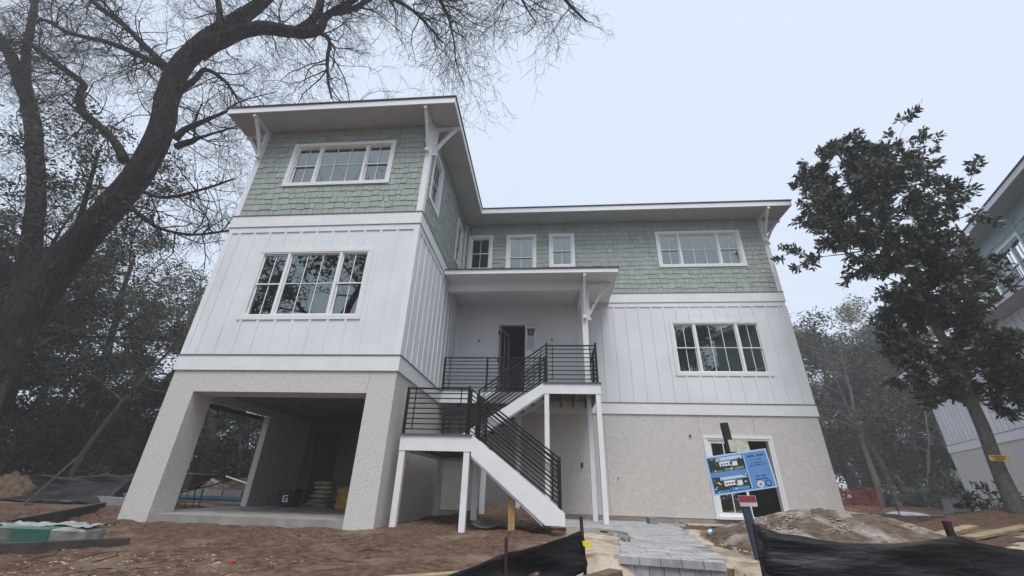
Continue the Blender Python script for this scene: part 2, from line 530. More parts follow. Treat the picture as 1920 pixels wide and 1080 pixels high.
def walls():
    t = 0.16
    s = MB()
    for c in cells(XL, -0.0, -0.14, Z1B, [(-4.28, -0.556, -0.3, 2.226)]):
        FA.box(s, *c, -0.55, 0.0)
    for c in cells(0.551, YR, -0.14, Z1B, []):
        FB.box(s, *c, -t, 0.0)
    s.build('stucco_wall', M['tabby'], house)
    s2 = MB()
    for c in cells(0, XE, 0.0, Z1B, [SLID]):
        FC.box(s2, *c, -t, 0.0)
    s2.box(XE - t, XE, YR + t, YB, 0.0, Z1B)
    s2.build('stucco_wall', M['tabby_fine'], house)
    pl = MB()
    FC.box(pl, 0.0, XE, -0.2, 0.0, -t, -0.012)
    pl.build('plinth', M['concrete'], house)
    w = MB()
    for c in cells(XL, 0, Z1B, Z2T, [WA2]):
        FA.box(w, *c, -t, 0.0)
    for c in cells(t, YR, Z1B, Z2T, []):
        FB.box(w, *c, -t, 0.0)
    for c in cells(0, XE, Z1B, Z2T, [WC5, DOOR]):
        FC.box(w, *c, -t, 0.0)
    w.box(XL, XL + t, t, YB, Z1B, Z2T)
    w.box(XE - t, XE, YR + t, YB, Z1B, ZS)
    w.box(XL, XE, YB, YB + t, 0, ZS)
    w.build('siding_panel', M['white'], house)
    g = MB()
    for c in cells(XL, 0, Z2T, ZS, [WA3]):
        FA.box(g, *c, -t, 0.0)
    for c in cells(t, YR, Z2T, ZS, [WB1, WB2]):
        FB.box(g, *c, -t, 0.0)
    for c in cells(0, XE, Z2T, ZS, [WC1, WC2, WC3, WC4]):
        FC.box(g, *c, -t, 0.0)
    g.box(XL, XL + t, t, YB, Z2T, ZS)
    g.build('shingle_backing', M['shingle_back'], house)
    # stucco joints
    for u in (4.72, 7.42, 8.95):
        j = MB()
        z0 = 0.02 if u < 5 else 2.15
        FC.box(j, u, u + 0.012, z0, Z1B, 0.0, 0.004)
        j.build('stucco_joint', M['joint'], house)
    j = MB()
    FA.box(j, -0.565, -0.556, 2.25, Z1B, 0.0, 0.004)
    j.build('stucco_joint', M['joint'], house)
    # rooms: floors, ceilings, inner walls
    i = MB()
    i.box(XL + t, XE - t, YR + t, YB, Z1T - 0.06, Z1T)
    i.box(XL + t, -t, t, YR + t, Z1T - 0.06, Z1T)
    i.box(XL + t, XE - t, YR + t, YB, Z2T - 0.1, Z2T)
    i.box(XL + t, -t, t, YR + t, Z2T - 0.1, Z2T)
    i.build('upper_floor', M['floor_in'], house)
    c = MB()
    c.box(XL + t, XE - t, YR + t, YB, Z2B - 0.3, Z2B - 0.2)
    c.box(XL + t, -t, t, YR + t, Z2B - 0.3, Z2B - 0.2)
    for z0, z1 in ((Z1T, Z2B - 0.3), (Z2T, ZS)):
        c.box(XL + t, -t, YR - 0.5, YR - 0.4, z0, z1)
        c.box(0.2, XE - t, YR + 3.6, YR + 3.7, z0, z1)
        c.box(5.6, 5.7, YR + t, YR + 3.6, z0, z1)
    c.box(2.9, 3.0, YR + t, YR + 3.6, Z2T, ZS)
    c.box(1.1, 1.2, YR + t, YR + 3.6, Z2T, ZS)
    c.build('room_wall', M['interior'], house)


walls()


def bands():
    def course(z0, z1, p, name, ma, sides=True):
        b = MB()
        FA.box(b, XL - p, p, z0, z1, 0.0, p)
        b.build(name, ma, house)
        b = MB()
        FB.box(b, 0.0, YR, z0, z1, 0.0, p)
        b.build(name, ma, house)
        b = MB()
        FC.box(b, p, XE + p, z0, z1, 0.0, p)
        b.build(name, ma, house)
        b = MB()
        b.box(XL - p, XL, 0.0, YB, z0, z1)
        b.build(name, ma, house)
    course(Z1B, Z1T, 0.035, 'band_board', M['trim'])
    course(Z2B, Z2T, 0.035, 'band_board', M['trim'])
    course(Z1T, Z1T + 0.016, 0.052, 'drip_cap', M['drip'])
    course(Z2T, Z2T + 0.016, 0.052, 'drip_cap', M['drip'])
    course(Z2B - 0.013, Z2B, 0.040, 'band_reveal', M['joint'])
    # frieze under the upper band, flush with the battens
    for f, a, b in ((FA, XL, 0.022), (FB, 0.0, YR), (FC, 0.022, XE)):
        m_ = MB()
        f.box(m_, a, b, Z2B - 0.17, Z2B - 0.013, 0.0, 0.022)
        m_.build('frieze_board', M['white'], house)
    # corner boards
    for z0, z1, p in ((Z1T + 0.016, Z2B - 0.17, 0.022), (Z2T + 0.016, ZS, 0.034)):
        c = MB()
        FA.box(c, XL - p, XL + 0.11, z0, z1, 0.0, p)
        c.build('corner_board', M['trim'], house)
        c = MB()
        FA.box(c, -0.12, p, z0, z1, 0.0, p)
        c.build('corner_board', M['trim'], house)
        c = MB()
        FB.box(c, 0.0, 0.12, z0, z1, 0.0, p)
        c.build('corner_board', M['trim'], house)
        c = MB()
        FC.box(c, XE - 0.12, XE + p, z0, z1, 0.0, p)
        c.build('corner_board', M['trim'], house)
        c = MB()
        FC.box(c, p, 0.09, z0, z1, 0.0, p)
        FB.box(c, YR - 0.09, YR - p, z0, z1, 0.0, p)
        c.build('corner_board', M['trim'], house)


bands()


def battens():
    z0, z1 = Z1T + 0.016, Z2B - 0.17
    for f, a, b, step, holes in ((FA, XL + 0.3, -0.25, 0.405, [grow_hole(WA2, 0.1)]),
                                 (FB, 0.35, YR - 0.1, 0.405, []),
                                 (FC, 0.42, XE - 0.2, 0.405, [grow_hole(WC5, 0.1), grow_hole(DOOR, 0.1)])):
        u = a
        while u < b:
            for c in cells(u - 0.03, u + 0.03, z0, z1, [(h[0] - 0.06, h[1] + 0.06, h[2], h[3]) if h[0] - 0.05 < u < h[1] + 0.05 else (99, 99.1, 0, 1) for h in holes]):
                m_ = MB()
                f.box(m_, c[0], c[1], c[2], c[3], 0.0, 0.02)
                m_.build('batten', M['white'], house)
            u += step


battens()


def proj_size(p, w, h, n):
    d = np.array(p) - CAM
    dist = np.linalg.norm(d)
    return w * h * abs(float(d @ np.array(n))) / dist ** 3


def shingles():
    pieces = []
    rnd = random.Random(3)
    for f, a, b, holes in ((FA, XL + 0.10, -0.11, [WA3]), (FB, 0.11, YR - 0.08, [WB1, WB2]), (FC, 0.08, XE - 0.11, [WC1, WC2, WC3, WC4])):
        z = Z2T + 0.012
        row = 0
        while z < ZS:
            ztop = min(z + 0.205, ZS - 0.002)
            u = a + rnd.uniform(-0.1, 0)
            while u < b:
                w = rnd.choice((0.125, 0.15, 0.19, 0.24, 0.28))
                zb = z + rnd.choice((0, 0, 0.022, 0.03)) if row else z
                cu0, cu1 = max(u, a), min(u + w - 0.011, b)
                if cu1 - cu0 > 0.03:
                    for c in cells(cu0, cu1, zb, ztop, [grow_hole(h, 0.03) for h in holes]):
                        if c[3] - c[2] > 0.03 and c[1] - c[0] > 0.02:
                            pieces.append((f, c, rnd.uniform(0.013, 0.024)))
                u += w
            z += 0.178
            row += 1
    pieces.sort(key=lambda q: -proj_size(q[0].pt((q[1][0] + q[1][1]) / 2, (q[1][2] + q[1][3]) / 2), q[1][1] - q[1][0], q[1][3] - q[1][2], q[0].n))
    unit = {}
    for f in (FA, FB, FC):
        b = MB()
        b.hexa([(0, 0, 0), (1, 0, 0), (1, 1, 0), (0, 1, 0), (0, 0.72, 1), (1, 0.72, 1), (1, 1, 1), (0, 1, 1)])   # thick at the butt
        unit[f] = b.mesh('shingle', M['shingle'])
    rest = MB()
    for k, (f, c, t) in enumerate(pieces):
        if k < 300:
            o = link('shingle', unit[f], house)
            p = f.pt(c[0] if not f.flip else c[0], c[2], t)
            U = f.u
            mm = Matrix.Identity(4)
            for i in range(3):
                mm[i][0] = U[i] * (c[1] - c[0])
                mm[i][1] = -f.n[i] * t
                mm[i][2] = (0, 0, c[3] - c[2])[i]
                mm[i][3] = p[i]
            o.matrix_basis = mm
        else:
            q = [f.pt(c[0], c[2], t), f.pt(c[1], c[2], t), f.pt(c[1], c[2], 0), f.pt(c[0], c[2], 0),
                 f.pt(c[0], c[3], t * 0.28), f.pt(c[1], c[3], t * 0.28), f.pt(c[1], c[3], 0), f.pt(c[0], c[3], 0)]
            if f.flip:
                q = [q[1], q[0], q[3], q[2], q[5], q[4], q[7], q[6]]
            rest.hexa(q)
    tag(rest.build('shingle_courses', M['shingle'], house), None, kind='stuff')


shingles()


def window(f, h, units, trim=0.1, proud=0.045, tm=None, sill=True, parent=None):
    """units: list of (width share, columns, kind) with kind 'hung' or 'fixed'."""
    parent = parent or house
    u0, u1, z0, z1 = h
    t = MB()
    f.box(t, u0 - trim, u1 + trim, z1, z1 + trim, 0.0, proud)
    f.box(t, u0 - trim, u1 + trim, z0 - trim, z0, 0.0, proud)
    f.box(t, u0 - trim, u0, z0, z1, 0.0, proud - 0.002)
    f.box(t, u1, u1 + trim, z0, z1, 0.0, proud - 0.002)
    w = t.build('window', tm or M['trim'], parent)
    fr = MB()
    k = 0.032
    f.box(fr, u0, u1, z1 - k, z1, -0.1, 0.012)
    f.box(fr, u0, u1, z0, z0 + k, -0.1, 0.014)
    f.box(fr, u0, u0 + k, z0 + k, z1 - k, -0.1, 0.012)
    f.box(fr, u1 - k, u1, z0 + k, z1 - k, -0.1, 0.012)
    fr.build('frame', M['vinyl'], w)
    tot = sum(q[0] for q in units)
    u = u0 + k
    W = u1 - u0 - 2 * k
    mull = 0.07
    Wn = W - mull * (len(units) - 1)
    zm = (z0 + z1) / 2
    for i, (sh, cols, kind) in enumerate(units):
        a, b = u, u + Wn * sh / tot
        if i < len(units) - 1:
            mu = MB()
            f.box(mu, b, b + mull, z0 + k, z1 - k, -0.1, 0.010)
            mu.build('mullion', M['vinyl'], w)
        s = 0.03
        ranges = ((z0 + k, zm + 0.02, -0.075), (zm - 0.02, z1 - k, -0.045)) if kind == 'hung' else ((z0 + k, z1 - k, -0.05),)
        for (c, d, nn) in ranges:
            sa = MB()
            f.box(sa, a, b, d - s, d, nn - 0.012, nn + 0.012)
            f.box(sa, a, b, c, c + s, nn - 0.012, nn + 0.012)
            f.box(sa, a, a + s, c + s, d - s, nn - 0.012, nn + 0.012)
            f.box(sa, b - s, b, c + s, d - s, nn - 0.012, nn + 0.012)
            sa.build('sash', M['vinyl'], w)
            p = MB()
            q = [f.pt(a + s, c + s, nn), f.pt(b - s, c + s, nn), f.pt(b - s, d - s, nn), f.pt(a + s, d - s, nn)]
            p.v = [tuple(x) for x in q]
            p.f = [(0, 1, 2, 3)]
            p.build('pane', M['glass'], w)
            gl, gh = a + s, b - s
            for j in range(1, cols):
                x = gl + (gh - gl) * j / cols
                mm = MB()
                f.box(mm, x - 0.009, x + 0.009, c + s, d - s, nn + 0.002, nn + 0.012)
                mm.build('muntin', M['vinyl'], w)
            if kind == 'fixed':
                mm = MB()
                f.box(mm, gl, gh, zm - 0.009, zm + 0.009, nn + 0.003, nn + 0.014)
                mm.build('muntin', M['vinyl'], w)
        u = b + mull
    return w


TRI = [(0.25, 2, 'hung'), (0.5, 3, 'fixed'), (0.25, 2, 'hung')]
window(FA, WA3, TRI)
wa2 = window(FA, WA2, TRI, proud=0.024, tm=M['white'])
window(FC, WC4, TRI)
window(FC, WC5, TRI, proud=0.024, tm=M['white'])
for hh in (WC1, WC2, WC3):
    window(FC, hh, [(1, 2, 'hung')])
for hh in (WB1, WB2):
    window(FB, hh, [(1, 2, 'hung')])
# sticker inside the left block's big window
st = MB()
FA.box(st, -2.10, -1.83, 5.17, 5.47, -0.062, -0.058)
so = st.build('sticker', M['sticker'], wa2)
for (a, b, c, d) in ((-2.02, -1.98, 5.33, 5.44), (-1.95, -1.90, 5.33, 5.44), (-2.05, -1.88, 5.27, 5.30), (-2.04, -1.86, 5.21, 5.24)):
    st = MB()
    FA.box(st, a, b, c, d, -0.0575, -0.055)
    st.build('sticker_print', M['stickerdark'], wa2)


def bracket(p, d, ztop, drop, reach, wall=True):
    """Knee brace: leg on the wall, beam under the soffit, slightly bowed strut."""
    p, d = Vector(p), Vector(d)
    s = 0.085
    b = MB()
    b.bar(p + d * 0.04 + Vector((0, 0, ztop - drop - 0.10)), p + d * 0.04 + Vector((0, 0, ztop)), s, 0.08, up=d)
    br = b.build('bracket', M['trim'], house)
    b = MB()
    b.bar(p + d * 0.08 + Vector((0, 0, ztop - 0.05)), p + d * reach + Vector((0, 0, ztop - 0.05)), s - 0.006, 0.095)
    b.build('beam', M['trim'], br)
    b = MB()
    pts = []
    for i in range(7):
        t = i / 6
        q = p + d * (0.06 + (reach - 0.16) * t) + Vector((0, 0, ztop - drop + (drop - 0.09) * t))
        bow = math.sin(math.pi * t) * 0.035
        pts.append(q + d * (-bow) * 0.6 + Vector((0, 0, bow * 0.6)))
    for a, c in zip(pts, pts[1:]):
        b.bar(a, c + (c - a) * 0.08, s - 0.012, 0.075)
    b.build('strut', M['trim'], br)
    b = MB()
    q = p + Vector((0, 0, ztop - drop - 0.13))
    b.bar(q + d * 0.0, q + d * 0.115, s + 0.012, 0.07)
    b.build('foot_block', M['trim'], br)


ZB = ZS - 0.006
bracket((XL + 0.06, -0.034, 0), (0, -1, 0), ZB, 0.86, 0.66)
bracket((XL - 0.034, 0.10, 0), (-1, 0, 0), ZB, 0.86, 0.66)
bracket((-0.06, -0.034, 0), (0, -1, 0), ZB, 0.86, 0.66)
bracket((0.034, 0.10, 0), (1, 0, 0), ZB, 0.86, 0.66)
bracket((XE - 0.06, YR - 0.034, 0), (0, -1, 0), ZB, 0.86, 0.72)
bracket((XE + 0.034, YR + 0.10, 0), (1, 0, 0), ZB, 0.86, 0.66)


def roof():
    ex0, ex1, ey0, ey1, exe = -5.59, 0.732, -0.733, 4.073, 11.486
    yb = YB + 0.7
    zf, zt = 9.605, 9.765
    s = MB()
    s.box(ex0 + 0.03, ex1 - 0.03, ey0 + 0.03, yb, 9.585, 9.62)
    s.box(ex1 - 0.03, exe - 0.03, ey1 + 0.03, yb, 9.585, 9.62)
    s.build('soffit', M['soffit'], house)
    zf -= 0.03
    for b in ((ex0, ex1, ey0, ey0 + 0.028), (ex0, ex0 + 0.028, ey0 + 0.028, yb), (ex1 - 0.028, ex1, ey0 + 0.028, ey1 + 0.028),
              (ex1, exe, ey1, ey1 + 0.028), (exe - 0.028, exe, ey1 + 0.028, yb)):
        q = MB()
        q.box(*b, zf, zt)
        q.build('fascia', M['trim'], house)
    r = MB()
    o = 0.03
    zr = zt + 0.004

    def hip(x0, x1, y0, y1, z, rise):
        k = min(x1 - x0, y1 - y0) / 2
        if x1 - x0 > y1 - y0:
            a, b = (x0 + k, (y0 + y1) / 2, z + rise), (x1 - k, (y0 + y1) / 2, z + rise)
            v = [(x0, y0, z), (x1, y0, z), (x1, y1, z), (x0, y1, z), a, b]
            f = [(0, 1, 5, 4), (1, 2, 5), (2, 3, 4, 5), (3, 0, 4)]
        else:
            a, b = ((x0 + x1) / 2, y0 + k, z + rise), ((x0 + x1) / 2, y1 - k, z + rise)
            v = [(x0, y0, z), (x1, y0, z), (x1, y1, z), (x0, y1, z), a, b]
            f = [(0, 1, 4), (1, 2, 5, 4), (2, 3, 5), (3, 0, 4, 5)]
        n = len(r.v)
        r.v += v
        r.f += [tuple(n + i for i in q) for q in f]
    r.box(ex0 - o, ex1 + o, ey0 - o, yb, zr, zr + 0.035)
    r.box(ex1 + o, exe + o, ey1 - o, yb, zr, zr + 0.034)
    hip(ex0 - o, ex1 + o, ey0 - o, yb + 1, zr + 0.034, 0.85)
    hip(-4.5, exe + o, ey1 - o, yb + 0.9, zr + 0.033, 0.9)
    r.build('roof', M['roof'], house)


roof()


def porch():
    x1, y0, z0, z1 = 5.114, 2.522, 6.248, 6.382
    s = MB()
    s.box(0.04, x1 - 0.03, y0 + 0.03, YR - 0.036, z0 + 0.012, z0 + 0.04)
    s.build('porch_ceiling', M['trim'], house)
    for b in ((0.036, x1, y0, y0 + 0.028), (x1 - 0.028, x1, y0 + 0.028, YR - 0.036)):
        q = MB()
        q.box(*b, z0, z1)
        q.build('porch_fascia', M['trim'], house)
    r = MB()
    r.prism([(0.036, y0 - 0.03, z1 + 0.003), (0.036, YR - 0.05, z1 + 0.003), (0.036, YR - 0.05, z1 + 0.62), (0.036, y0 - 0.03, z1 + 0.03)], (x1 - 0.006, 0, 0))
    r.build('porch_roof', M['roof'], house)
    b = MB()
    b.box(0.02, 4.24, 3.14, 3.32, 5.98, z0 + 0.011)
    b.build('porch_beam', M['trim'], house)
    b = MB()
    b.box(4.06, 4.24, 3.32, YR - 0.024, 5.985, z0 + 0.0105)
    b.build('porch_beam', M['trim'], house)
    c = MB()
    c.box(4.07, 4.23, 3.15, 3.31, 3.045, 5.98)
    c.build('porch_column', M['trim'], house)
    bracket((4.15, 3.15, 0), (0, -1, 0), z0 + 0.006, 1.05, 0.60)
    bracket((4.23, 3.23, 0), (1, 0, 0), z0 + 0.006, 1.05, 0.76)


porch()


def entry():
    u0, u1, z0, z1 = DOOR
    t = MB()
    FC.box(t, u0 - 0.09, u1 + 0.09, z1, z1 + 0.11, 0, 0.024)
    FC.box(t, u0 - 0.09, u0, z0, z1, 0, 0.022)
    FC.box(t, u1, u1 + 0.09, z0, z1, 0, 0.022)
    e = t.build('entry_doorway', M['white'], house)
    j = MB()
    FC.box(j, u0, u0 + 0.03, z0, z1, -0.16, 0.005)
    FC.box(j, u0 + 0.03, u1, z1 - 0.03, z1, -0.16, 0.005)
    FC.box(j, 2.33, 2.385, z0, z1 - 0.03, -0.16, 0.008)
    FC.box(j, u1 - 0.035, u1, z0, z1 - 0.03, -0.16, 0.005)
    j.build('jamb', M['trim'], e)
    for a, b in ((z0, z0 + 0.25), (5.42, z1 - 0.03), (4.68, 4.71), (4.0, 4.03)):
        sp = MB()
        FC.box(sp, 2.385, u1 - 0.035, a, b, -0.09, -0.05)
        sp.build('sidelight_rail', M['trim'], e)
    p = MB()
    q = [FC.pt(2.385, z0 + 0.25, -0.07), FC.pt(u1 - 0.035, z0 + 0.25, -0.07), FC.pt(u1 - 0.035, 5.42, -0.07), FC.pt(2.385, 5.42, -0.07)]
    p.v, p.f = [tuple(x) for x in q], [(0, 1, 2, 3)]
    p.build('sidelight_pane', M['glass'], e)
    nt = MB()
    FC.box(nt, 2.40, 2.64, 4.74, 5.15, -0.068, -0.064)
    nt.build('paper_notice', M['tarp'], e)
    nt = MB()
    FC.box(nt, 2.41, 2.63, 5.17, 5.36, -0.068, -0.064)
    nt.build('dark_notice', M['tray'], e)
    nt = MB()
    FC.box(nt, 2.47, 2.57, 5.22, 5.31, -0.0635, -0.062)
    nt.build('notice_print', M['greycloth'], e)
    # the leaf, opened inwards on its left hinges
    hx, hy = u0 + 0.035, YR + 0.10
    ang = R(72)
    D = Vector((math.cos(ang), math.sin(ang), 0))
    N = Vector((math.sin(ang), -math.cos(ang), 0))
    LF = Face((hx, hy, 0), D, N)
    L = MB()
    W = 0.86
    for a, b, c, d in ((0, 0.13, z0 + 0.02, z1 - 0.04), (W - 0.13, W, z0 + 0.02, z1 - 0.04), (0.13, W - 0.13, z0 + 0.02, z0 + 0.55), (0.13, W - 0.13, z1 - 0.2, z1 - 0.04),
                       (0.405, 0.455, z0 + 0.55, z1 - 0.2)):
        LF.box(L, a, b, c, d, -0.022, 0.022)
    dl = L.build('door_leaf', M['doorpaint'], house)
    for a, b in ((0.13, 0.405), (0.455, W - 0.13)):
        p = MB()
        q = [LF.pt(a, z0 + 0.55, 0), LF.pt(b, z0 + 0.55, 0), LF.pt(b, z1 - 0.2, 0), LF.pt(a, z1 - 0.2, 0)]
        p.v, p.f = [tuple(x) for x in q], [(0, 1, 2, 3)]
        p.build('pane', M['glass'], dl)
    for z in (z0 + 0.3, z0 + 1.2, z1 - 0.35):
        h = MB()
        h.box(hx - 0.03, hx + 0.015, hy - 0.11, hy - 0.02, z, z + 0.11)
        h.build('hinge', M['iron'], dl)
    h = MB()
    LF.box(h, W - 0.10, W - 0.05, z0 + 0.95, z0 + 1.2, 0.022, 0.06)
    h.build('door_handle', M['iron'], dl)
    # lamp boxes waiting for their lamps
    for u, z in ((0.80, 4.955), (3.21, 4.985)):
        b = MB()
        FC.box(b, u - 0.11, u + 0.11, z - 0.12, z + 0.13, 0.0, 0.024)
        bb = b.build('lamp_block', M['white'], house)
        b = MB()
        FC.box(b, u - 0.03, u + 0.03, z - 0.035, z + 0.035, 0.024, 0.045)
        b.build('junction_box', M['steel'], bb)


entry()


def slider():
    u0, u1, z0, z1 = SLID
    t = MB()
    k = 0.075
    FC.box(t, u0 - k, u1 + k, z1, z1 + k, 0, 0.03)
    FC.box(t, u0 - k, u0, z0 - 0.02, z1, 0, 0.028)
    FC.box(t, u1, u1 + k, z0 - 0.02, z1, 0, 0.028)
    d = t.build('sliding_door', M['trim'], house)
    f = MB()
    FC.box(f, u0, u1, z1 - 0.05, z1, -0.14, 0.01)
    FC.box(f, u0, u1, z0 - 0.02, z0 + 0.05, -0.14, 0.06)
    FC.box(f, u0, u0 + 0.05, z0 + 0.05, z1 - 0.05, -0.14, 0.01)
    FC.box(f, u1 - 0.05, u1, z0 + 0.05, z1 - 0.05, -0.14, 0.01)
    f.build('door_frame', M['vinyl'], d)
    mid = (u0 + u1) / 2 + 0.03
    s = MB()
    a, b, c, e = u0 + 0.05, mid, z0 + 0.05, z1 - 0.05
    FC.box(s, a, a + 0.08, c, e, -0.06, -0.02)
    FC.box(s, b - 0.08, b, c, e, -0.06, -0.02)
    FC.box(s, a + 0.08, b - 0.08, c, c + 0.09, -0.06, -0.02)
    FC.box(s, a + 0.08, b - 0.08, e - 0.08, e, -0.06, -0.02)
    s.build('sash', M['vinyl'], d)
    p = MB()
    q = [FC.pt(a + 0.08, c + 0.09, -0.04), FC.pt(b - 0.08, c + 0.09, -0.04), FC.pt(b - 0.08, e - 0.08, -0.04), FC.pt(a + 0.08, e - 0.08, -0.04)]
    p.v, p.f = [tuple(x) for x in q], [(0, 1, 2, 3)]
    p.build('pane', M['glass'], d)
    for x in (a + 0.40,):
        mm = MB()
        FC.box(mm, x, x + 0.022, c + 0.09, e - 0.08, -0.038, -0.024)
        mm.build('muntin', M['vinyl'], d)
    mm = MB()
    FC.box(mm, a + 0.08, b - 0.08, 1.02, 1.042, -0.037, -0.023)
    mm.build('muntin', M['vinyl'], d)
    # the dark room behind
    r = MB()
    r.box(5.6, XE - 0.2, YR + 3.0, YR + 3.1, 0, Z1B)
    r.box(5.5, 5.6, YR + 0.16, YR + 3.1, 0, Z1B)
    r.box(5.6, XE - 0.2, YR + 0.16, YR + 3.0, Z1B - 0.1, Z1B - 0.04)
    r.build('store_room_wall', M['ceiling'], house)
    r = MB()
    r.box(5.6, XE - 0.2, YR + 0.16, YR + 3.0, -0.03, 0.0)
    r.build('store_room_floor', M['concrete'], house)
    v = MB()
    c0 = FC.pt(7.13, 2.085, 0)
    v.tube([c0, c0 + Vector((0, -0.035, 0))], 0.032, 12)
    v.build('vent_pipe', M['tray'], house)
    v = MB()
    c0 = FC.pt(5.0, 0.93, 0)
    v.tube([c0, c0 + Vector((0, -0.03, 0))], 0.018, 8)
    v.build('vent_pipe', M['tray'], house)
    v = MB()
    FC.box(v, 3.98, 4.04, 1.18, 1.30, 0, 0.05)
    v.build('outlet_box', M['tray'], house)


slider()


def garage():
    s = MB()
    s.box(XL, -0.005, 0.03, 5.6, -0.22, 0.0)
    s.build('garage_slab', M['concrete'], house)
    c = MB()
    c.box(XL + 0.03, -0.16, 0.55, 5.5, 2.40, 2.46)
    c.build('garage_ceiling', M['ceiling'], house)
    # left side: lintel over the open bay, then a wall
    w = MB()
    w.box(XL, XL + 0.16, 0.551, 3.3, 2.226, Z1B)
    w.box(XL, XL + 0.16, 3.3, YB, 0.0, Z1B)
    w.build('stucco_wall', M['tabby'], house)
    w = MB()
    w.box(XL - 0.12, XL - 0.003, 0.7, 3.3, 2.10, 2.20)
    w.build('garage_lintel', M['tray'], house)
    w = MB()
    for c in cells(XL + 0.16, -0.16, 0.0, 2.4, [(-4.38, -3.62, -0.1, 2.08)]):
        w.box(c[0], c[1], 5.45, 5.55, c[2], c[3])
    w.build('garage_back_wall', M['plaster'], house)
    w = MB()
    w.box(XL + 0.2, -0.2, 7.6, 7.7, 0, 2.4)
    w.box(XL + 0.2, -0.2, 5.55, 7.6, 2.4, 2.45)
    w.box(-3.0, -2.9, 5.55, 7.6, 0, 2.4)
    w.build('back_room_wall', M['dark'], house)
    f = MB()
    for a, b, c, d in ((-4.46, -4.38, 0.0, 2.16), (-3.62, -3.54, 0.0, 2.16), (-4.38, -3.62, 2.08, 2.16)):
        f.box(a, b, 5.425, 5.45, c, d)
    f.build('inner_door_casing', M['plaster'], house)
    for x, y in ((-2.42, 0.95), (-3.4, 2.6), (-1.6, 2.6)):
        v = MB()
        v.tube([(x, y, 2.40), (x, y, 2.385)], 0.085, 16)
        v.build('ceiling_downlight', M['tray'], house)


garage()

# ------------------------------------------------------------------ entry stairs
stair = thing('entry_staircase', 'white switchback entry stairs with black horizontal-bar railings and landings', 'stairs', (2.2, 0.8, 0))
LX0, LX1, LY0, LZ = 0.16, 1.58, 0.30, 1.51          # middle landing
SLO = 0.737                                          # lower flight slope
TX0, TX1, TY0, TZ = 2.96, 4.376, 2.45, 3.043         # top landing
SUP = 0.71
UY1 = 3.52


def planks(x0, x1, y0, y1, z, along, name='deck_board'):
    w = 0.14
    if along == 'X':
        y = y0
        while y < y1 - 0.01:
            b = MB()
            b.box(x0, x1, y, min(y + w - 0.006, y1), z - 0.028, z)
            b.build(name, M['deck'], stair)
            y += w
    else:
        x = x0
        while x < x1 - 0.01:
            b = MB()
            b.box(x, min(x + w - 0.006, x1), y0, y1, z - 0.028, z)
            b.build(name, M['deck'], stair)
            x += w


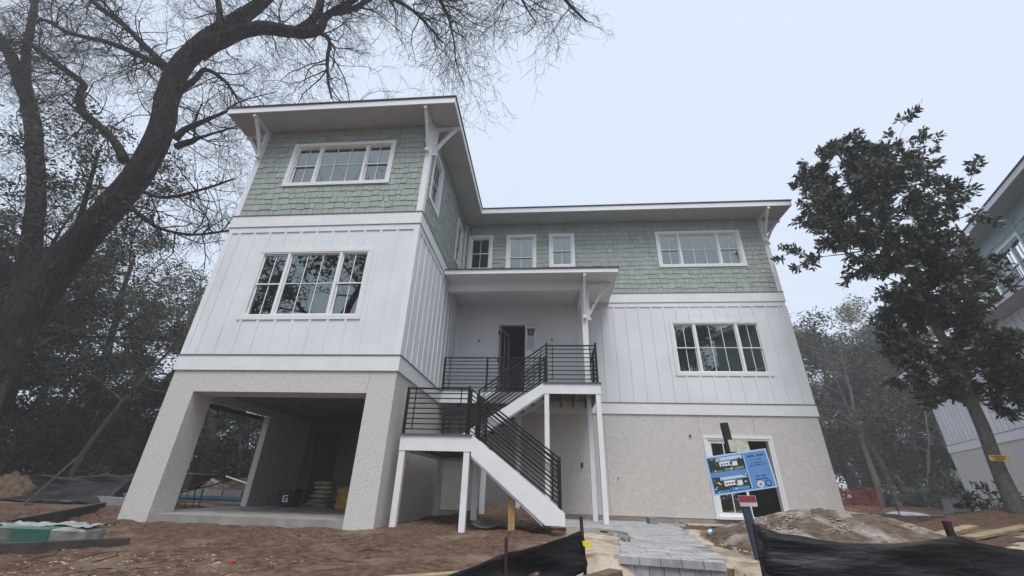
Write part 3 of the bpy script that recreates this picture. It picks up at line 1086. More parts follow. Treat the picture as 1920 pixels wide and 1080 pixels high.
def stairs():
    # landings
    planks(LX0 - 0.02, LX1 + 0.005, LY0 - 0.03, UY1, LZ, 'X')
    planks(0.04, TX0, UY1 + 0.02, YR - 0.04, TZ, 'X')
    planks(TX0 - 0.02, TX1 + 0.025, TY0 - 0.03, YR - 0.04, TZ, 'X')
    # fascia boards
    for b in ((LX0, LX1, LY0, LY0 + 0.03, LZ - 0.31, LZ - 0.028), (LX0, LX0 + 0.03, LY0 + 0.03, UY1, LZ - 0.31, LZ - 0.028), (LX0, LX1, UY1 - 0.03, UY1, LZ - 0.31, LZ - 0.028),
              (TX0, TX1, TY0, TY0 + 0.03, TZ - 0.285, TZ - 0.028), (TX1 - 0.03, TX1, TY0 + 0.03, YR - 0.04, TZ - 0.285, TZ - 0.028),
              (0.04, TX0, UY1 + 0.02, UY1 + 0.05, TZ - 0.34, TZ - 0.028)):
        f = MB()
        f.box(*b)
        f.build('fascia_board', M['trim'], stair)
    # joists
    x = LX0 + 0.25
    for x in np.arange(TX0 + 0.12, TX1 - 0.1, 0.36):
        j = MB()
        j.box(x, x + 0.04, TY0 + 0.03, YR - 0.05, TZ - 0.24, TZ - 0.03)
        j.build('joist', M['joist'], stair)
    for x in np.arange(0.3, TX0, 0.45):
        j = MB()
        j.box(x, x + 0.04, UY1 + 0.05, YR - 0.05, TZ - 0.24, TZ - 0.03)
        j.build('joist', M['joist'], stair)
    for y in np.arange(LY0 + 0.4, UY1 - 0.1, 0.45):
        j = MB()
        j.box(LX0 + 0.03, LX1 - 0.02, y, y + 0.04, LZ - 0.24, LZ - 0.03)
        j.build('joist', M['joist'], stair)
    # posts
    s = 0.115
    for (x, y, z0, z1) in ((LX0 + 0.005, LY0 + 0.01, -0.12, LZ - 0.31), (LX1 - s - 0.03, LY0 + 0.01, -0.19, LZ - 0.31), (LX1 - s + 0.02, 1.25, 0.0, LZ - 0.29),
                           (LX1 - s, 2.44, 0.05, LZ - 0.29), (LX0 + 0.005, 3.38, -0.1, LZ - 0.29), (TX0 + 0.01, TY0 + 0.01, -0.1, TZ - 0.285), (TX1 - s - 0.012, TY0 + 0.01, -0.13, TZ - 0.285),
                           (4.09, 3.2, -0.1, TZ - 0.03), (2.2, UY1 + 0.06, 0.0, TZ - 0.3)):
        p = MB()
        p.box(x, x + s, y, y + s, z0, z1)
        p.build('post', M['trim'], stair)
    for (x, y) in ((LX0 + 0.005, LY0 + 0.01),):
        p = MB()
        p.box(x + 0.004, x + s - 0.004, y + 0.004, y + s - 0.004, -0.2, -0.12)
        p.build('post_stub', M['pine'], stair)

    def flight(xa, za, xb, zb, y0, y1, low_right):
        """Closed skirts on both sides, treads and risers between; (xa,za) is the top nosing."""
        n = max(2, int(round((za - zb) / 0.185)))
        slope = (za - zb) / (xb - xa)
        for y in (y0, y1 - 0.035):
            k = MB()
            d = 0.30
            if low_right:
                end = xb
                cut = end - (0.30 - 0.20) / abs(slope) * 1.2 - 0.21
                pts = [(xa, y, za - 0.005), (end, y, zb + 0.215), (end, y, zb + 0.015), (cut, y, zb + 0.02), (xa - 0.10, y, za - 0.31), (xa - 0.10, y, za - 0.28), (xa, y, za - 0.028)]
                pts = [(xa, y, za - 0.006), (end, y, zb + 0.215), (end, y, zb + 0.015), (cut, y, zb + 0.02), (xa, y, za - 0.385)]
            else:
                pts = [(xa, y, za - 0.006), (xb, y, zb + 0.14), (xb, y, zb - 0.2), (xa, y, za - 0.285)]
            k.prism(pts, (0, 0.035, 0))
            k.build('stringer', M['trim'], stair)
        if low_right:
            k = MB()
            k.prism([(xa, y0 + 0.035, za - 0.43), (cut - 0.05, y0 + 0.035, zb + 0.0), (cut - 0.05, y0 + 0.035, zb + 0.05), (xa, y0 + 0.035, za - 0.33)], (0, 0.04, 0))
            k.build('under_trim', M['white'], stair)
        else:
            k = MB()
            k.prism([(xa, y0 + 0.035, za - 0.33), (xb, y0 + 0.035, zb - 0.245), (xb, y0 + 0.035, zb - 0.19), (xa, y0 + 0.035, za - 0.275)], (0, 0.04, 0))
            k.build('under_trim', M['white'], stair)
        run = (xb - xa) / n
        rise = (za - zb) / n
        for i in range(1, n):
            x = xa + run * i
            z = za - rise * i
            t = MB()
            x0, x1 = sorted((x - run, x + 0.03 * (1 if run > 0 else -1)))
            t.box(x0, x1, y0 + 0.036, y1 - 0.036, z - 0.035, z)
            t.build('tread', M['deck'], stair)
            t = MB()
            t.box(x - 0.01, x + 0.01, y0 + 0.036, y1 - 0.036, z - rise, z - 0.036)
            t.build('riser', M['trim'], stair)

    flight(LX1, LZ, 3.33, 0.0, LY0, 1.33, True)
    flight(TX0, TZ, 0.82, LZ + 0.02, TY0, UY1, False)


stairs()


def railing(a, b, posts, height=0.92, bars=8, mid=True, low=0.09, size=0.05):
    """a, b: feet of the run (nosing line); posts: list of (t, extra top); bars run parallel to the foot line."""
    a, b = Vector(a), Vector(b)
    up = Vector((0, 0, 1))
    t_ = MB()
    t_.bar(a + up * (height - 0.02), b + up * (height - 0.02), 0.045, 0.03)
    r = t_.build('railing', M['iron'], stair)
    for t, top in posts:
        p = a.lerp(b, t)
        m_ = MB()
        m_.bar(p - up * 0.02, p + up * (height + top), size, size, up=(0, 1, 0))
        m_.build('railing_post', M['iron'], r)
    hs = [low + (height - 0.12 - low) * i / (bars - 1) for i in range(bars)]
    for h in hs:
        q = MB()
        q.bar(a + up * h, b + up * h, 0.019, 0.021)
        q.build('bar', M['iron'], r)
    L = (b - a).length
    for t in (0.16 / L, 1 - 0.16 / L):
        p = a.lerp(b, t)
        q = MB()
        q.bar(p + up * (low - 0.01), p + up * (height - 0.035), 0.02, 0.02, up=(0, 1, 0))
        q.build('upright', M['iron'], r)
    return r


# middle landing, front and back
railing((LX0 + 0.03, LY0 + 0.03, LZ), (LX1 - 0.12, LY0 + 0.03, LZ), [(0, 0.0), (1, 0.03)], 0.91, 8)
railing((0.20, UY1 - 0.05, LZ), (0.86, UY1 - 0.05, LZ), [(0, 0), (1, 0)], 0.95, 8)
railing((LX1 - 0.04, 1.36, LZ), (LX1 - 0.04, 2.40, LZ), [(0, 0), (1, 0)], 0.91, 8)
# lower flight, both sides
for yy in (LY0 + 0.03, 1.30):
    railing((LX1 - 0.08, yy, LZ + 0.0), (3.255, yy, LZ + 0.0 - (3.255 - LX1 + 0.08) * 0.725), [(0, -0.03), (1, 0.01)], 0.90, 9, low=0.10)
# upper flight, both sides
railing((1.30, TY0 + 0.03, TZ - (TX0 - 1.30) * SUP), (TX0 + 0.05, TY0 + 0.03, TZ + 0.05 * SUP), [(0, -0.02)], 0.98, 9, low=0.10)
railing((1.00, UY1 - 0.05, TZ - (TX0 - 1.00) * SUP), (TX0 + 0.02, UY1 - 0.05, TZ + 0.02 * SUP), [(0, 0), (1, -0.02)], 0.92, 9, low=0.10)
# top deck
railing((TX0 + 0.07, TY0 + 0.03, TZ), (TX1 - 0.06, TY0 + 0.03, TZ), [(0, 0.06), (1, 0.06)], 1.0, 8)
railing((TX1 - 0.06, TY0 + 0.06, TZ), (TX1 - 0.06, 3.2, TZ), [(1, 0.0)], 1.0, 8)
railing((TX1 - 0.06, 3.3, TZ), (TX1 - 0.06, YR - 0.06, TZ), [(1, 0.0)], 1.0, 8)
railing((0.06, UY1 + 0.04, TZ), (TX0 + 0.02, UY1 + 0.04, TZ), [(0, 0), (0.43, -0.02), (1, 0)], 0.98, 8)

# temporary prop under the lower flight
o = MB().box(2.31, 2.43, 0.46, 0.58, -0.25, 0.52).build('wooden_prop', M['pine'])
tag(o, 'new orange-brown timber prop standing under the lower stair flight', 'timber prop')

# ------------------------------------------------------------------ pavers
def poly_in(p, poly):
    x, y = p
    c = False
    n = len(poly)
    for i in range(n):
        x1, y1 = poly[i]
        x2, y2 = poly[(i + 1) % n]
        if (y1 > y) != (y2 > y) and x < (x2 - x1) * (y - y1) / (y2 - y1) + x1:
            c = not c
    return c


path_poly = [(3.84, -2.50), (4.88, -2.66), (5.04, -1.85), (5.28, -0.75), (5.42, 0.15), (5.66, 1.60), (5.98, 3.2), (6.9, 3.9), (7.6, 4.05), (7.6, 4.80), (3.2, 4.80),
             (3.2, 3.4), (3.0, 1.9), (3.4, 1.35), (3.95, 1.1), (4.28, 0.6), (4.30, -0.1), (4.12, -1.1), (3.95, -1.9)]
path = thing('paver_walk', 'grey marbled paver walk with a raised step, leading to the house', 'walk', (4.5, -1, -0.1))
bed = MB()
bed.prism([(x, y, -0.125) for x, y in path_poly], (0, 0, 0.012))
bed.build('sand_bed', M['sand'], path)
ang = R(-8)
ca, sa = math.cos(ang), math.sin(ang)
rp = random.Random(5)
npav = 0
v_ = -3.6
rowi = 0
base_pv = MB()
base_pv.hexa([(-0.5, -0.5, 0), (0.5, -0.5, 0), (0.5, 0.5, 0), (-0.5, 0.5, 0), (-0.493, -0.49, 1), (0.493, -0.49, 1), (0.493, 0.49, 1), (-0.493, 0.49, 1)])
pv_mesh = base_pv.mesh('paver', M['paver'])
while v_ < 5.2:
    hgt = 0.155
    u_ = 1.5 - (0.17 if rowi % 2 else 0)
    while u_ < 9:
        w = rp.choice((0.235, 0.235, 0.31, 0.16))
        cx, cy = 0, 0
        cu, cv = u_ + w / 2, v_ + hgt / 2
        cx, cy = cu * ca - cv * sa, cu * sa + cv * ca
        ok = poly_in((cx, cy), path_poly) and cy > -2.45
        if ok and npav < 299:
            o = link('paver', pv_mesh, path)
            o.location = (cx, cy, -0.113 + rp.uniform(0, 0.004))
            o.rotation_euler = (rp.uniform(-0.006, 0.006), rp.uniform(-0.006, 0.006), ang)
            o.scale = (w - 0.003, hgt - 0.003, 0.05)
            npav += 1
        u_ += w
    v_ += hgt
    rowi += 1
# step: cap row and the riser of upright stones, then a lower tread
A0, A1 = Vector((3.83, -2.47, 0)), Vector((4.90, -2.68, 0))
sdv = (A1 - A0).normalized()
sn = Vector((sdv.y, -sdv.x, 0))
ncap = 5
for i in range(ncap):
    a = A0 + (A1 - A0) * (i / ncap) + sdv * 0.003
    b = A0 + (A1 - A0) * ((i + 1) / ncap) - sdv * 0.003
    q = MB()
    q.prism([a + sn * 0.05 + Vector((0, 0, -0.125)), b + sn * 0.05 + Vector((0, 0, -0.125)), b - sn * 0.13 + Vector((0, 0, -0.125)), a - sn * 0.13 + Vector((0, 0, -0.125))], (0, 0, 0.072 + rp.uniform(0, 0.003)))
    q.build('cap_stone', M['riser'], path)
nr = 7
for i in range(nr):
    a = A0 + (A1 - A0) * (i / nr) + sdv * 0.003
    b = A0 + (A1 - A0) * ((i + 1) / nr) - sdv * 0.003
    k = rp.uniform(0, 0.006)
    q = MB()
    q.prism([a + sn * (0.02 + k) + Vector((0, 0, -0.6)), b + sn * (0.02 + k) + Vector((0, 0, -0.6)), b - sn * 0.1 + Vector((0, 0, -0.6)), a - sn * 0.1 + Vector((0, 0, -0.6))], (0, 0, 0.474))
    q.build('riser_stone', M['riser'], path)
lt = MB()
lt.prism([A0 + sn * 0.025 + Vector((-0.15, 0, -0.6)), A0 + sn * 0.025 + sdv * 0.22 + Vector((0, 0, -0.6)), A0 + sn * 0.9 + sdv * 0.22 + Vector((0, 0, -0.6)), A0 + sn * 0.9 + Vector((-0.15, 0, -0.6))], (0, 0, 0.31))
lt.build('low_kerb_stone', M['riser'], path)

# sandy margins along the walk (thin irregular sheets over the dirt)


def edge_dist(p, poly):
    """Distance to the outline, positive inside."""
    x, y = p
    best = 9.0
    for i in range(len(poly)):
        x1, y1 = poly[i]
        x2, y2 = poly[(i + 1) % len(poly)]
        dx, dy = x2 - x1, y2 - y1
        t = min(max(((x - x1) * dx + (y - y1) * dy) / (dx * dx + dy * dy), 0), 1)
        best = min(best, math.hypot(x - x1 - t * dx, y - y1 - t * dy))
    return best if poly_in(p, poly) else -best


def sheet(name, outline, ma, z, label, seed=0, amp=0.02, res=0.05):
    """Loose sand lying on the dirt: it runs out to nothing at its rim."""
    xs = [p[0] for p in outline]
    ys = [p[1] for p in outline]
    b = MB()
    x0, y0 = min(xs) - 0.15, min(ys) - 0.15
    nxx = int((max(xs) + 0.15 - x0) / res) + 1
    nyy = int((max(ys) + 0.15 - y0) / res) + 1
    keep = {}
    for i in range(nxx):
        for j in range(nyy):
            x, y = x0 + i * res, y0 + j * res
            d = edge_dist((x, y), outline) + 0.10 * noise.noise(Vector((x * 2.4, y * 2.4, seed))) + 0.05 * noise.noise(Vector((x * 7, y * 7, seed)))
            if d > -0.12:
                k = min(max(d / 0.22, -0.6), 1)
                keep[(i, j)] = len(b.v)
                b.v.append((x, y, max(ground_h(x, y), -0.35) + z * k - 0.004 + amp * max(k, 0) * noise.noise(Vector((x * 6, y * 6, seed)))))
    for (i, j), a in keep.items():
        q = [keep.get((i + 1, j)), keep.get((i + 1, j + 1)), keep.get((i, j + 1))]
        if None not in q:
            b.f.append((a, *q))
    o = b.build(name, ma, smooth=True)
    return tag(o, label, kind='structure')


sheet('sand', [(5.06, -3.2), (5.7, -3.1), (5.75, -1.8), (5.65, -0.4), (5.9, 1.2), (6.3, 2.4), (5.95, 2.5), (5.6, 1.4), (5.36, 0), (5.2, -0.9), (4.95, -2.0), (4.85, -3.0)], M['sand'], 0.035, 'strip of pale sand along the right edge of the walk', 2)
sheet('sand', [(3.3, -2.8), (3.86, -2.6), (3.98, -1.6), (4.2, -0.6), (4.25, 0.3), (3.8, 0.9), (3.3, 0.4), (3.3, -0.2), (3.35, -0.7), (3.45, -1.2)], M['sand'], 0.035, 'pale sand patch between the left fence end and the walk', 5)
sheet('sand', [(8, -3.5), (12, -3.2), (15, 0.2), (14, 1.2), (11.3, 0.8), (9.8, 0.0), (9.0, -1.5)], M['sand'], 0.04, 'pale sandy ground behind the right silt fence', 8, res=0.12)


# ------------------------------------------------------------------ mounds
def heap(name, cx, cy, rx, ry, h, ma, label, cat, seed=0, rough=0.1, z0=None, n=44, power=1.0, rot=0.0):
    b = MB()
    rings = n // 2
    base = ground_h(cx, cy, False) if z0 is None else z0
    cr, sr = math.cos(rot), math.sin(rot)
    for i in range(rings + 1):
        r = i / rings
        for k in range(n):
            a = 2 * math.pi * k / n
            wob = 1 + 0.16 * noise.noise(Vector((math.cos(a) * 1.6, math.sin(a) * 1.6, seed)))
            lx, ly = rx * r * wob * math.cos(a), ry * r * wob * math.sin(a)
            x, y = cx + lx * cr - ly * sr, cy + lx * sr + ly * cr
            prof = (0.5 + 0.5 * math.cos(math.pi * min(r, 1))) ** power
            z = base + h * prof
            amp = rough * (1 - r ** 3)
            z += amp * (noise.noise(Vector((x * 2.2, y * 2.2, seed))) + 0.5 * noise.noise(Vector((x * 6, y * 6, seed))) + 0.3 * noise.noise(Vector((x * 14, y * 14, seed))))
            z -= 0.12 * sm(0.85, 1.0, r)
            b.v.append((x, y, z))
    for i in range(rings):
        for k in range(n):
            k2 = (k + 1) % n
            b.f.append((i * n + k, (i + 1) * n + k, (i + 1) * n + k2, i * n + k2))
    o = b.build(name, ma, smooth=True)
    return tag(o, label, cat)


heap('dirt_mound', 7.75, 0.25, 2.15, 1.75, 0.50, M['mound'], 'long brown dirt mound streaked with pale lime in front of the sliding door', 'dirt mound', 3, 0.07, z0=-0.10, n=128, power=0.55)
heap('mulch_mound', 13.6, 3.2, 3.0, 2.2, 0.50, M['mulch'], 'reddish mulch mound around the magnolia trunk', 'mulch mound', 6, 0.05, z0=0.0, n=40)
heap('spoil_heap', -10.4, 2.3, 1.15, 0.8, 0.62, M['leafpile'], 'tan heap of soil at the far left by the black sheet', 'soil heap', 8, 0.22, z0=-0.05)
heap('dirt_mound', -8.4, 6.3, 1.5, 1.0, 0.62, M['mound'], 'brown dirt bank behind the left stucco column', 'dirt mound', 12, 0.12, z0=0.0)
heap('dirt_mound', -8.9, 9.4, 2.6, 1.2, 0.75, M['leafpile'], 'rusty leaf-strewn bank seen through the open garage bay', 'dirt mound', 15, 0.12, z0=0.0)


# ------------------------------------------------------------------ loose bits on the ground
def scatter(name, n, region, ma, size, label, seed, zfun=ground_h, flat=0.5):
    rg = np.random.default_rng(seed)
    b = MB()
    k = 0
    while k < n:
        x = rg.uniform(region[0], region[1])
        y = rg.uniform(region[2], region[3])
        if poly_in((x, y), path_poly):
            continue
        if x > -4.9 and x < 0.1 and y > -0.02:
            continue
        if region[4] and noise.noise(Vector((x * region[4], y * region[4], seed))) < 0.05:
            continue
        s = size * rg.uniform(0.4, 1.6) ** 2
        z = zfun(x, y)
        a = rg.uniform(0, 6.28)
        L, W, H = s * rg.uniform(0.7, 2.2), s, s * flat * rg.uniform(0.5, 1.2)
        c, d = math.cos(a), math.sin(a)
        p = []
        for (i, j, e) in ((-1, -1, 0), (1, -1, 0), (1, 1, 0), (-1, 1, 0), (-.6, -.5, 1), (.6, -.7, 1), (.5, .6, 1), (-.7, .5, 1)):
            lx, ly = i * L * rg.uniform(.7, 1.1), j * W * rg.uniform(.7, 1.1)
            p.append((x + lx * c - ly * d, y + lx * d + ly * c, z - 0.004 + e * H * rg.uniform(0.6, 1.3)))
        b.hexa(p)
        k += 1
    o = b.build(name, ma)
    return tag(o, label, kind='stuff')


scatter('gravel', 1800, (-8, 4, -5.0, 1.2, 0.9), M['chips'], 0.0052, 'pale chips and shell bits strewn over the dirt', 21)
scatter('gravel', 9000, (-8, 10, -5.0, 3.2, 1.4), M['clods'], 0.011, 'dark clods of earth strewn over the dirt', 22)
scatter('gravel', 2600, (-4.5, 0.5, -5.0, -3.2, 0), M['chips'], 0.0062, 'pale wood chips and mulch at the lower left', 23)
scatter('gravel', 420, (5.2, 6.6, -3.0, 2.6, 0), M['chips'], 0.013, 'pale stones and rubble right of the walk', 24)


def litter():
    rg = np.random.default_rng(29)
    b = MB()
    for _ in range(60):
        x, y = rg.uniform(-7, 3.2), rg.uniform(-4.9, 0.0)
        if poly_in((x, y), path_poly):
            continue
        a = rg.uniform(0, 6.28)
        L = rg.uniform(0.08, 0.4)
        pts = []
        for k in range(5):
            t = k / 4
            px, py = x + L * t * math.cos(a), y + L * t * math.sin(a)
            a += rg.normal() * 0.3
            pts.append((px, py, ground_h(px, py) + 0.006 + 0.02 * math.sin(t * 3.14) * rg.random()))
        b.tube(pts, [0.005, 0.005, 0.004, 0.003, 0.002], 4)
    tag(b.build('litter', M['twig']), 'dark twigs and roots littering the churned dirt', kind='stuff')


litter()


def mound_h(x, y):
    r = math.hypot((x - 7.75) / 2.15, (y - 0.25) / 1.75)
    return -0.10 + 0.50 * (0.5 + 0.5 * math.cos(math.pi * min(r, 1))) ** 0.55 + 0.005


scatter('gravel', 4200, (6.5, 9.4, -1.4, 0.9, 0), M['chips'], 0.0085, 'pale lime lumps over the crest of the dirt mound', 25, zfun=mound_h)

# ------------------------------------------------------------------ trees
def leaf_mesh(name, centers, size, ma, seed, aspect=0.45, vary=0.5, dirs=None, fold=0.0):
    """One small pointed face per leaf, spread through the crown."""
    rg = np.random.default_rng(seed)
    c = np.asarray(centers, float)
    n = len(c)
    if dirs is None:
        d = rg.normal(size=(n, 3))
        d[:, 2] *= 0.6
    else:
        d = np.asarray(dirs, float)
    d /= np.linalg.norm(d, axis=1)[:, None] + 1e-9
    q = rg.normal(size=(n, 3))
    s = np.cross(d, q)
    s /= np.linalg.norm(s, axis=1)[:, None] + 1e-9
    L = size * (1 - vary + 2 * vary * rg.random((n, 1)))
    up = np.cross(s, d)
    p0 = c
    p1 = c + d * L * 0.5 + s * L * aspect * 0.5 + up * L * fold
    p2 = c + d * L
    p3 = c + d * L * 0.5 - s * L * aspect * 0.5 + up * L * fold
    co = np.stack([p0, p1, p2, p3], 1).reshape(-1, 3).astype(np.float32)
    me = bpy.data.meshes.new(name)
    me.vertices.add(4 * n)
    me.vertices.foreach_set('co', co.ravel())
    me.loops.add(4 * n)
    me.loops.foreach_set('vertex_index', np.arange(4 * n, dtype=np.int32))
    me.polygons.add(n)
    me.polygons.foreach_set('loop_start', np.arange(0, 4 * n, 4, dtype=np.int32))
    me.polygons.foreach_set('loop_total', np.full(n, 4, dtype=np.int32))
    me.materials.append(ma)
    me.update()
    me.validate()
    return me


def grow(mb_big, mb_small, rg, start, direction, length, r0, depth_, droop=0.0, wiggle=0.25, tips=None, kids=(4, 7), ratio=0.55, thin=0.02, lift=0.0, spread=0.9, minr=0.0035, steps=6, keep_back=False):
    p = np.array(start, float)
    d = np.array(direction, float)
    d /= np.linalg.norm(d)
    pts, rad = [p.copy()], [r0]
    step = length / steps
    for i in range(steps):
        d = d + rg.normal(size=3) * wiggle + np.array([0, 0, -droop + lift])
        d /= np.linalg.norm(d)
        if keep_back and p[1] < 0.1:
            d[1] = abs(d[1])
        p = p + d * step
        pts.append(p.copy())
        rad.append(max(minr * 0.7, r0 * (1 - 0.8 * (i + 1) / steps)))
    (mb_big if r0 > thin else mb_small).tube(pts, rad, 7 if r0 > 0.08 else (5 if r0 > thin else 3), cap=False)
    if depth_ <= 0:
        if tips is not None:
            tips.append((pts[-1], d.copy()))
            tips.append((pts[-2], d.copy()))
        return
    n = rg.integers(kids[0], kids[1] + 1)
    for k in range(n):
        t = rg.uniform(0.25, 1.0)
        i = min(int(t * steps), steps - 1)
        fr = t * steps - i
        q = pts[i] * (1 - fr) + pts[i + 1] * fr
        dd = pts[i + 1] - pts[i]
        dd /= np.linalg.norm(dd)
        side = rg.normal(size=3)
        side -= dd * (side @ dd)
        side /= np.linalg.norm(side)
        nd = dd * 0.75 + side * spread * rg.uniform(0.5, 1.1)
        grow(mb_big, mb_small, rg, q, nd, length * ratio * rg.uniform(0.65, 1.2), max(minr, rad[i] * 0.55), depth_ - 1, droop, wiggle, tips, kids, ratio, thin, lift, spread, minr, max(4, steps - 1), keep_back)


def limb_path(pix, ys):
    """Limb centre line from measured directions at the given planes Y."""
    return [at(u, v, 'Y', y) for (u, v), y in zip(pix, ys)]


def smooth_path(pts, rad, k=4):
    P = [np.array(p) for p in pts]
    out, ro = [], []
    for i in range(len(P) - 1):
        p0, p1, p2, p3 = P[max(i - 1, 0)], P[i], P[i + 1], P[min(i + 2, len(P) - 1)]
        for j in range(k):
            t = j / k
            out.append(0.5 * ((2 * p1) + (p2 - p0) * t + (2 * p0 - 5 * p1 + 4 * p2 - p3) * t * t + (3 * p1 - p0 - 3 * p2 + p3) * t ** 3))
            ro.append(rad[i] * (1 - t) + rad[i + 1] * t)
    out.append(P[-1])
    ro.append(rad[-1])
    return out, ro


def oak():
    base = at(-90, 860, 'Y', 2.2)
    root = thing('bare_oak', 'big bare oak with a thick dark trunk forking left of the house', 'tree', (base[0], base[1], -0.1))
    rg = np.random.default_rng(4)
    trunk, big, small = MB(), MB(), MB()
    limbs = []

    def limb(pix, ys, radpx, mb, sides=10, keep=True):
        ys = [2.0 + 0.3 * y for y in ys]
        pts = limb_path(pix, ys)
        rad = [0.8 * r * depth(p) / F_PX for r, p in zip(radpx, pts)]
        d = (pts[-1] - pts[-2]) / (np.linalg.norm(pts[-1] - pts[-2]) + 1e-9)
        if rad[-1] > 0.03:                      # every limb runs out to a thin end
            e1 = pts[-1] + (d + rg.normal(size=3) * 0.25) * 0.9
            e2 = e1 + (d + rg.normal(size=3) * 0.35) * 0.9
            pts, rad = pts + [e1, e2], rad + [rad[-1] * 0.55, 0.012]
        sp, sr = smooth_path(pts, rad)
        rgj = [0.06 * r for r in sr]
        sp = [p + rg.normal(size=3) * j for p, j in zip(sp, rgj)]
        mb.tube(sp, sr, sides)
        if keep:
            limbs.append((sp, sr))
    # trunk
    b0 = np.array([base[0], 2.2, -0.3])
    tp = limb_path([(-22, 740), (38, 610), (120, 490), (205, 393), (265, 318), (303, 240), (325, 150), (375, 85), (440, 40), (490, 5), (530, -40)],
                   [2.0 + 0.3 * y for y in (1.2, 1.1, 0.8, 0.3, -0.1, -0.6, -1.2, -1.8, -2.2, -2.6, -3.0)])
    tr = [r * depth(p) / F_PX for r, p in zip([30, 28.5, 26, 23, 21, 19.5, 18, 16, 13.5, 10.5, 8], tp)]
    d = (tp[-1] - tp[-2]) / np.linalg.norm(tp[-1] - tp[-2])
    tp += [tp[-1] + d * 1.2 + np.array([0.2, 0, 0.2]), tp[-1] + d * 2.6 + np.array([0.2, 0.1, 0.7])]
    tr += [tr[-1] * 0.6, 0.02]
    sp, sr = smooth_path([b0] + tp, [tr[0] * 1.15] + tr)
    sp = [p + rg.normal(size=3) * 0.03 * r for p, r in zip(sp, sr)]
    trunk.tube(sp, sr, 14)
    limbs.append((sp[20:], sr[20:]))
    # second stem on the left
    limb([(-5, 670), (40, 560), (62, 440), (68, 330), (60, 230), (38, 150), (12, 90), (-30, 40)], [1.2, 1.3, 1.5, 1.6, 1.6, 1.5, 1.4, 1.2], [27, 23, 18, 16, 15, 13, 11, 8], trunk, 12)
    limb([(58, 230), (52, 170), (48, 110), (60, 40), (70, -30)], [1.6] * 5, [12, 9, 8, 7, 5], big)
    limb([(233, 300), (215, 265), (185, 235), (155, 210), (150, 172), (155, 155), (100, 115), (55, 82)], [0, 0, 0.1, 0.2, 0.3, 0.3, 0.5, 0.7], [11, 9, 9, 9, 8, 7, 6, 5], big, 8)
    limb([(322, 135), (270, 85), (235, 50), (170, 0), (140, -40)], [-1.1, -1.1, -1.0, -0.9, -0.8], [9, 7, 6, 5, 4], big, 8)
    limb([(318, 130), (235, 92), (190, 76), (130, 62), (90, 40)], [-1.1, -0.9, -0.6, -0.4, -0.2], [8, 6, 5, 4, 4], big, 8)
    limb([(372, 100), (400, 80), (450, 60), (500, 53), (550, 60), (595, 57), (612, 30), (650, 8), (690, -20)], [-1.6, -1.8, -2.1, -2.4, -2.7, -3.0, -3.2, -3.4, -3.6], [19, 19, 16, 15, 13, 11, 8, 7, 5], big, 10)
    limb([(590, 57), (617, 74), (614, 110), (615, 150), (622, 185)], [-3.0, -3.1, -3.1, -3.1, -3.1], [6, 5, 4, 3, 2], big, 6)
    limb([(555, 60), (585, 40), (600, 10), (605, -40)], [-2.7, -2.9, -3.1, -3.3], [12, 10, 9, 7], big, 8)
    limb([(600, 30), (660, 18), (710, -8), (760, 10), (795, 40), (830, 80)], [-3.1, -3.3, -3.5, -3.6, -3.7, -3.8], [6, 6, 5, 4, 3, 2], big, 7)
    limb([(540, -60), (650, -70), (780, -40), (830, 10), (850, 70)], [-3.0, -3.3, -3.6, -3.8, -3.9], [9, 8, 6, 4, 2], big, 7)
    limb([(540, -60), (720, -130), (900, -110), (1010, -60), (1060, 0), (1100, 40)], [-3.0, -3.4, -3.8, -4.0, -4.1, -4.2], [10, 9, 8, 6, 4, 2], big, 7)
    limb([(900, -110), (960, -60), (975, -10), (990, 20)], [-3.8, -3.9, -4.0, -4.1], [5, 4, 3, 2], big, 6)
    limb([(328, 262), (345, 244), (385, 226), (424, 209)], [-0.5, -0.6, -0.8, -0.9], [9, 7, 5, 3], big, 8)
    limb([(330, 275), (355, 266), (384, 255)], [-0.5, -0.7, -0.9], [8, 7, 3], big, 8)
    limb([(225, 372), (262, 402), (300, 428), (360, 440), (430, 432)], [0.2, 0.0, -0.2, -0.5, -0.8], [6, 5, 4, 3, 2], big, 7)
    limb([(335, 170), (365, 150), (385, 130), (420, 150), (445, 185)], [-1.0, -1.2, -1.4, -1.6, -1.8], [10, 6, 5, 4, 2], big, 7)
    limb([(240, 345), (300, 370), (370, 358), (440, 335)], [0.1, -0.2, -0.5, -0.8], [5, 4, 3, 2], big, 7)
    limb([(405, 70), (412, 30), (408, -10), (415, -50)], [-2.0, -2.1, -2.2, -2.3], [8, 7, 6, 5], big, 7)
    trunk.build('trunk', M['bark'], root, smooth=True)
    # finer growth off every limb
    for sp, sr in limbs:
        P = np.array(sp)
        seg = np.linalg.norm(np.diff(P, axis=0), axis=1)
        L = seg.sum()
        n = int(L / 0.205)
        cum = np.concatenate([[0], np.cumsum(seg)])
        for k in range(n):
            s = rg.uniform(0.12, 1.0) * L
            i = min(np.searchsorted(cum, s) - 1, len(P) - 2)
            i = max(i, 0)
            q = P[i]
            if q[2] < 4.2:
                continue
            dd = P[i + 1] - P[i]
            dd /= np.linalg.norm(dd) + 1e-9
            side = rg.normal(size=3)
            side -= dd * (side @ dd)
            side /= np.linalg.norm(side)
            nd = dd * 0.5 + side * 0.9
            thick = sr[i] > 0.12
            ln = rg.uniform(1.2, 2.8) if not thick else rg.uniform(1.1, 2.3)
            grow(big, small, rg, q, nd, ln, min(sr[i] * 0.5, rg.uniform(0.015, 0.034)), 2, droop=0.09, wiggle=0.30, kids=(4, 6), ratio=0.55, thin=0.016, spread=0.9, minr=0.0052, steps=6, keep_back=True)
    big.build('limbs', M['bark'], root, smooth=True)
    small.build('twigs', M['twig'], root)
    # last brown leaves and moss tufts
    c = rg.normal(size=(220, 3)) * 0.1
    return root


oak()


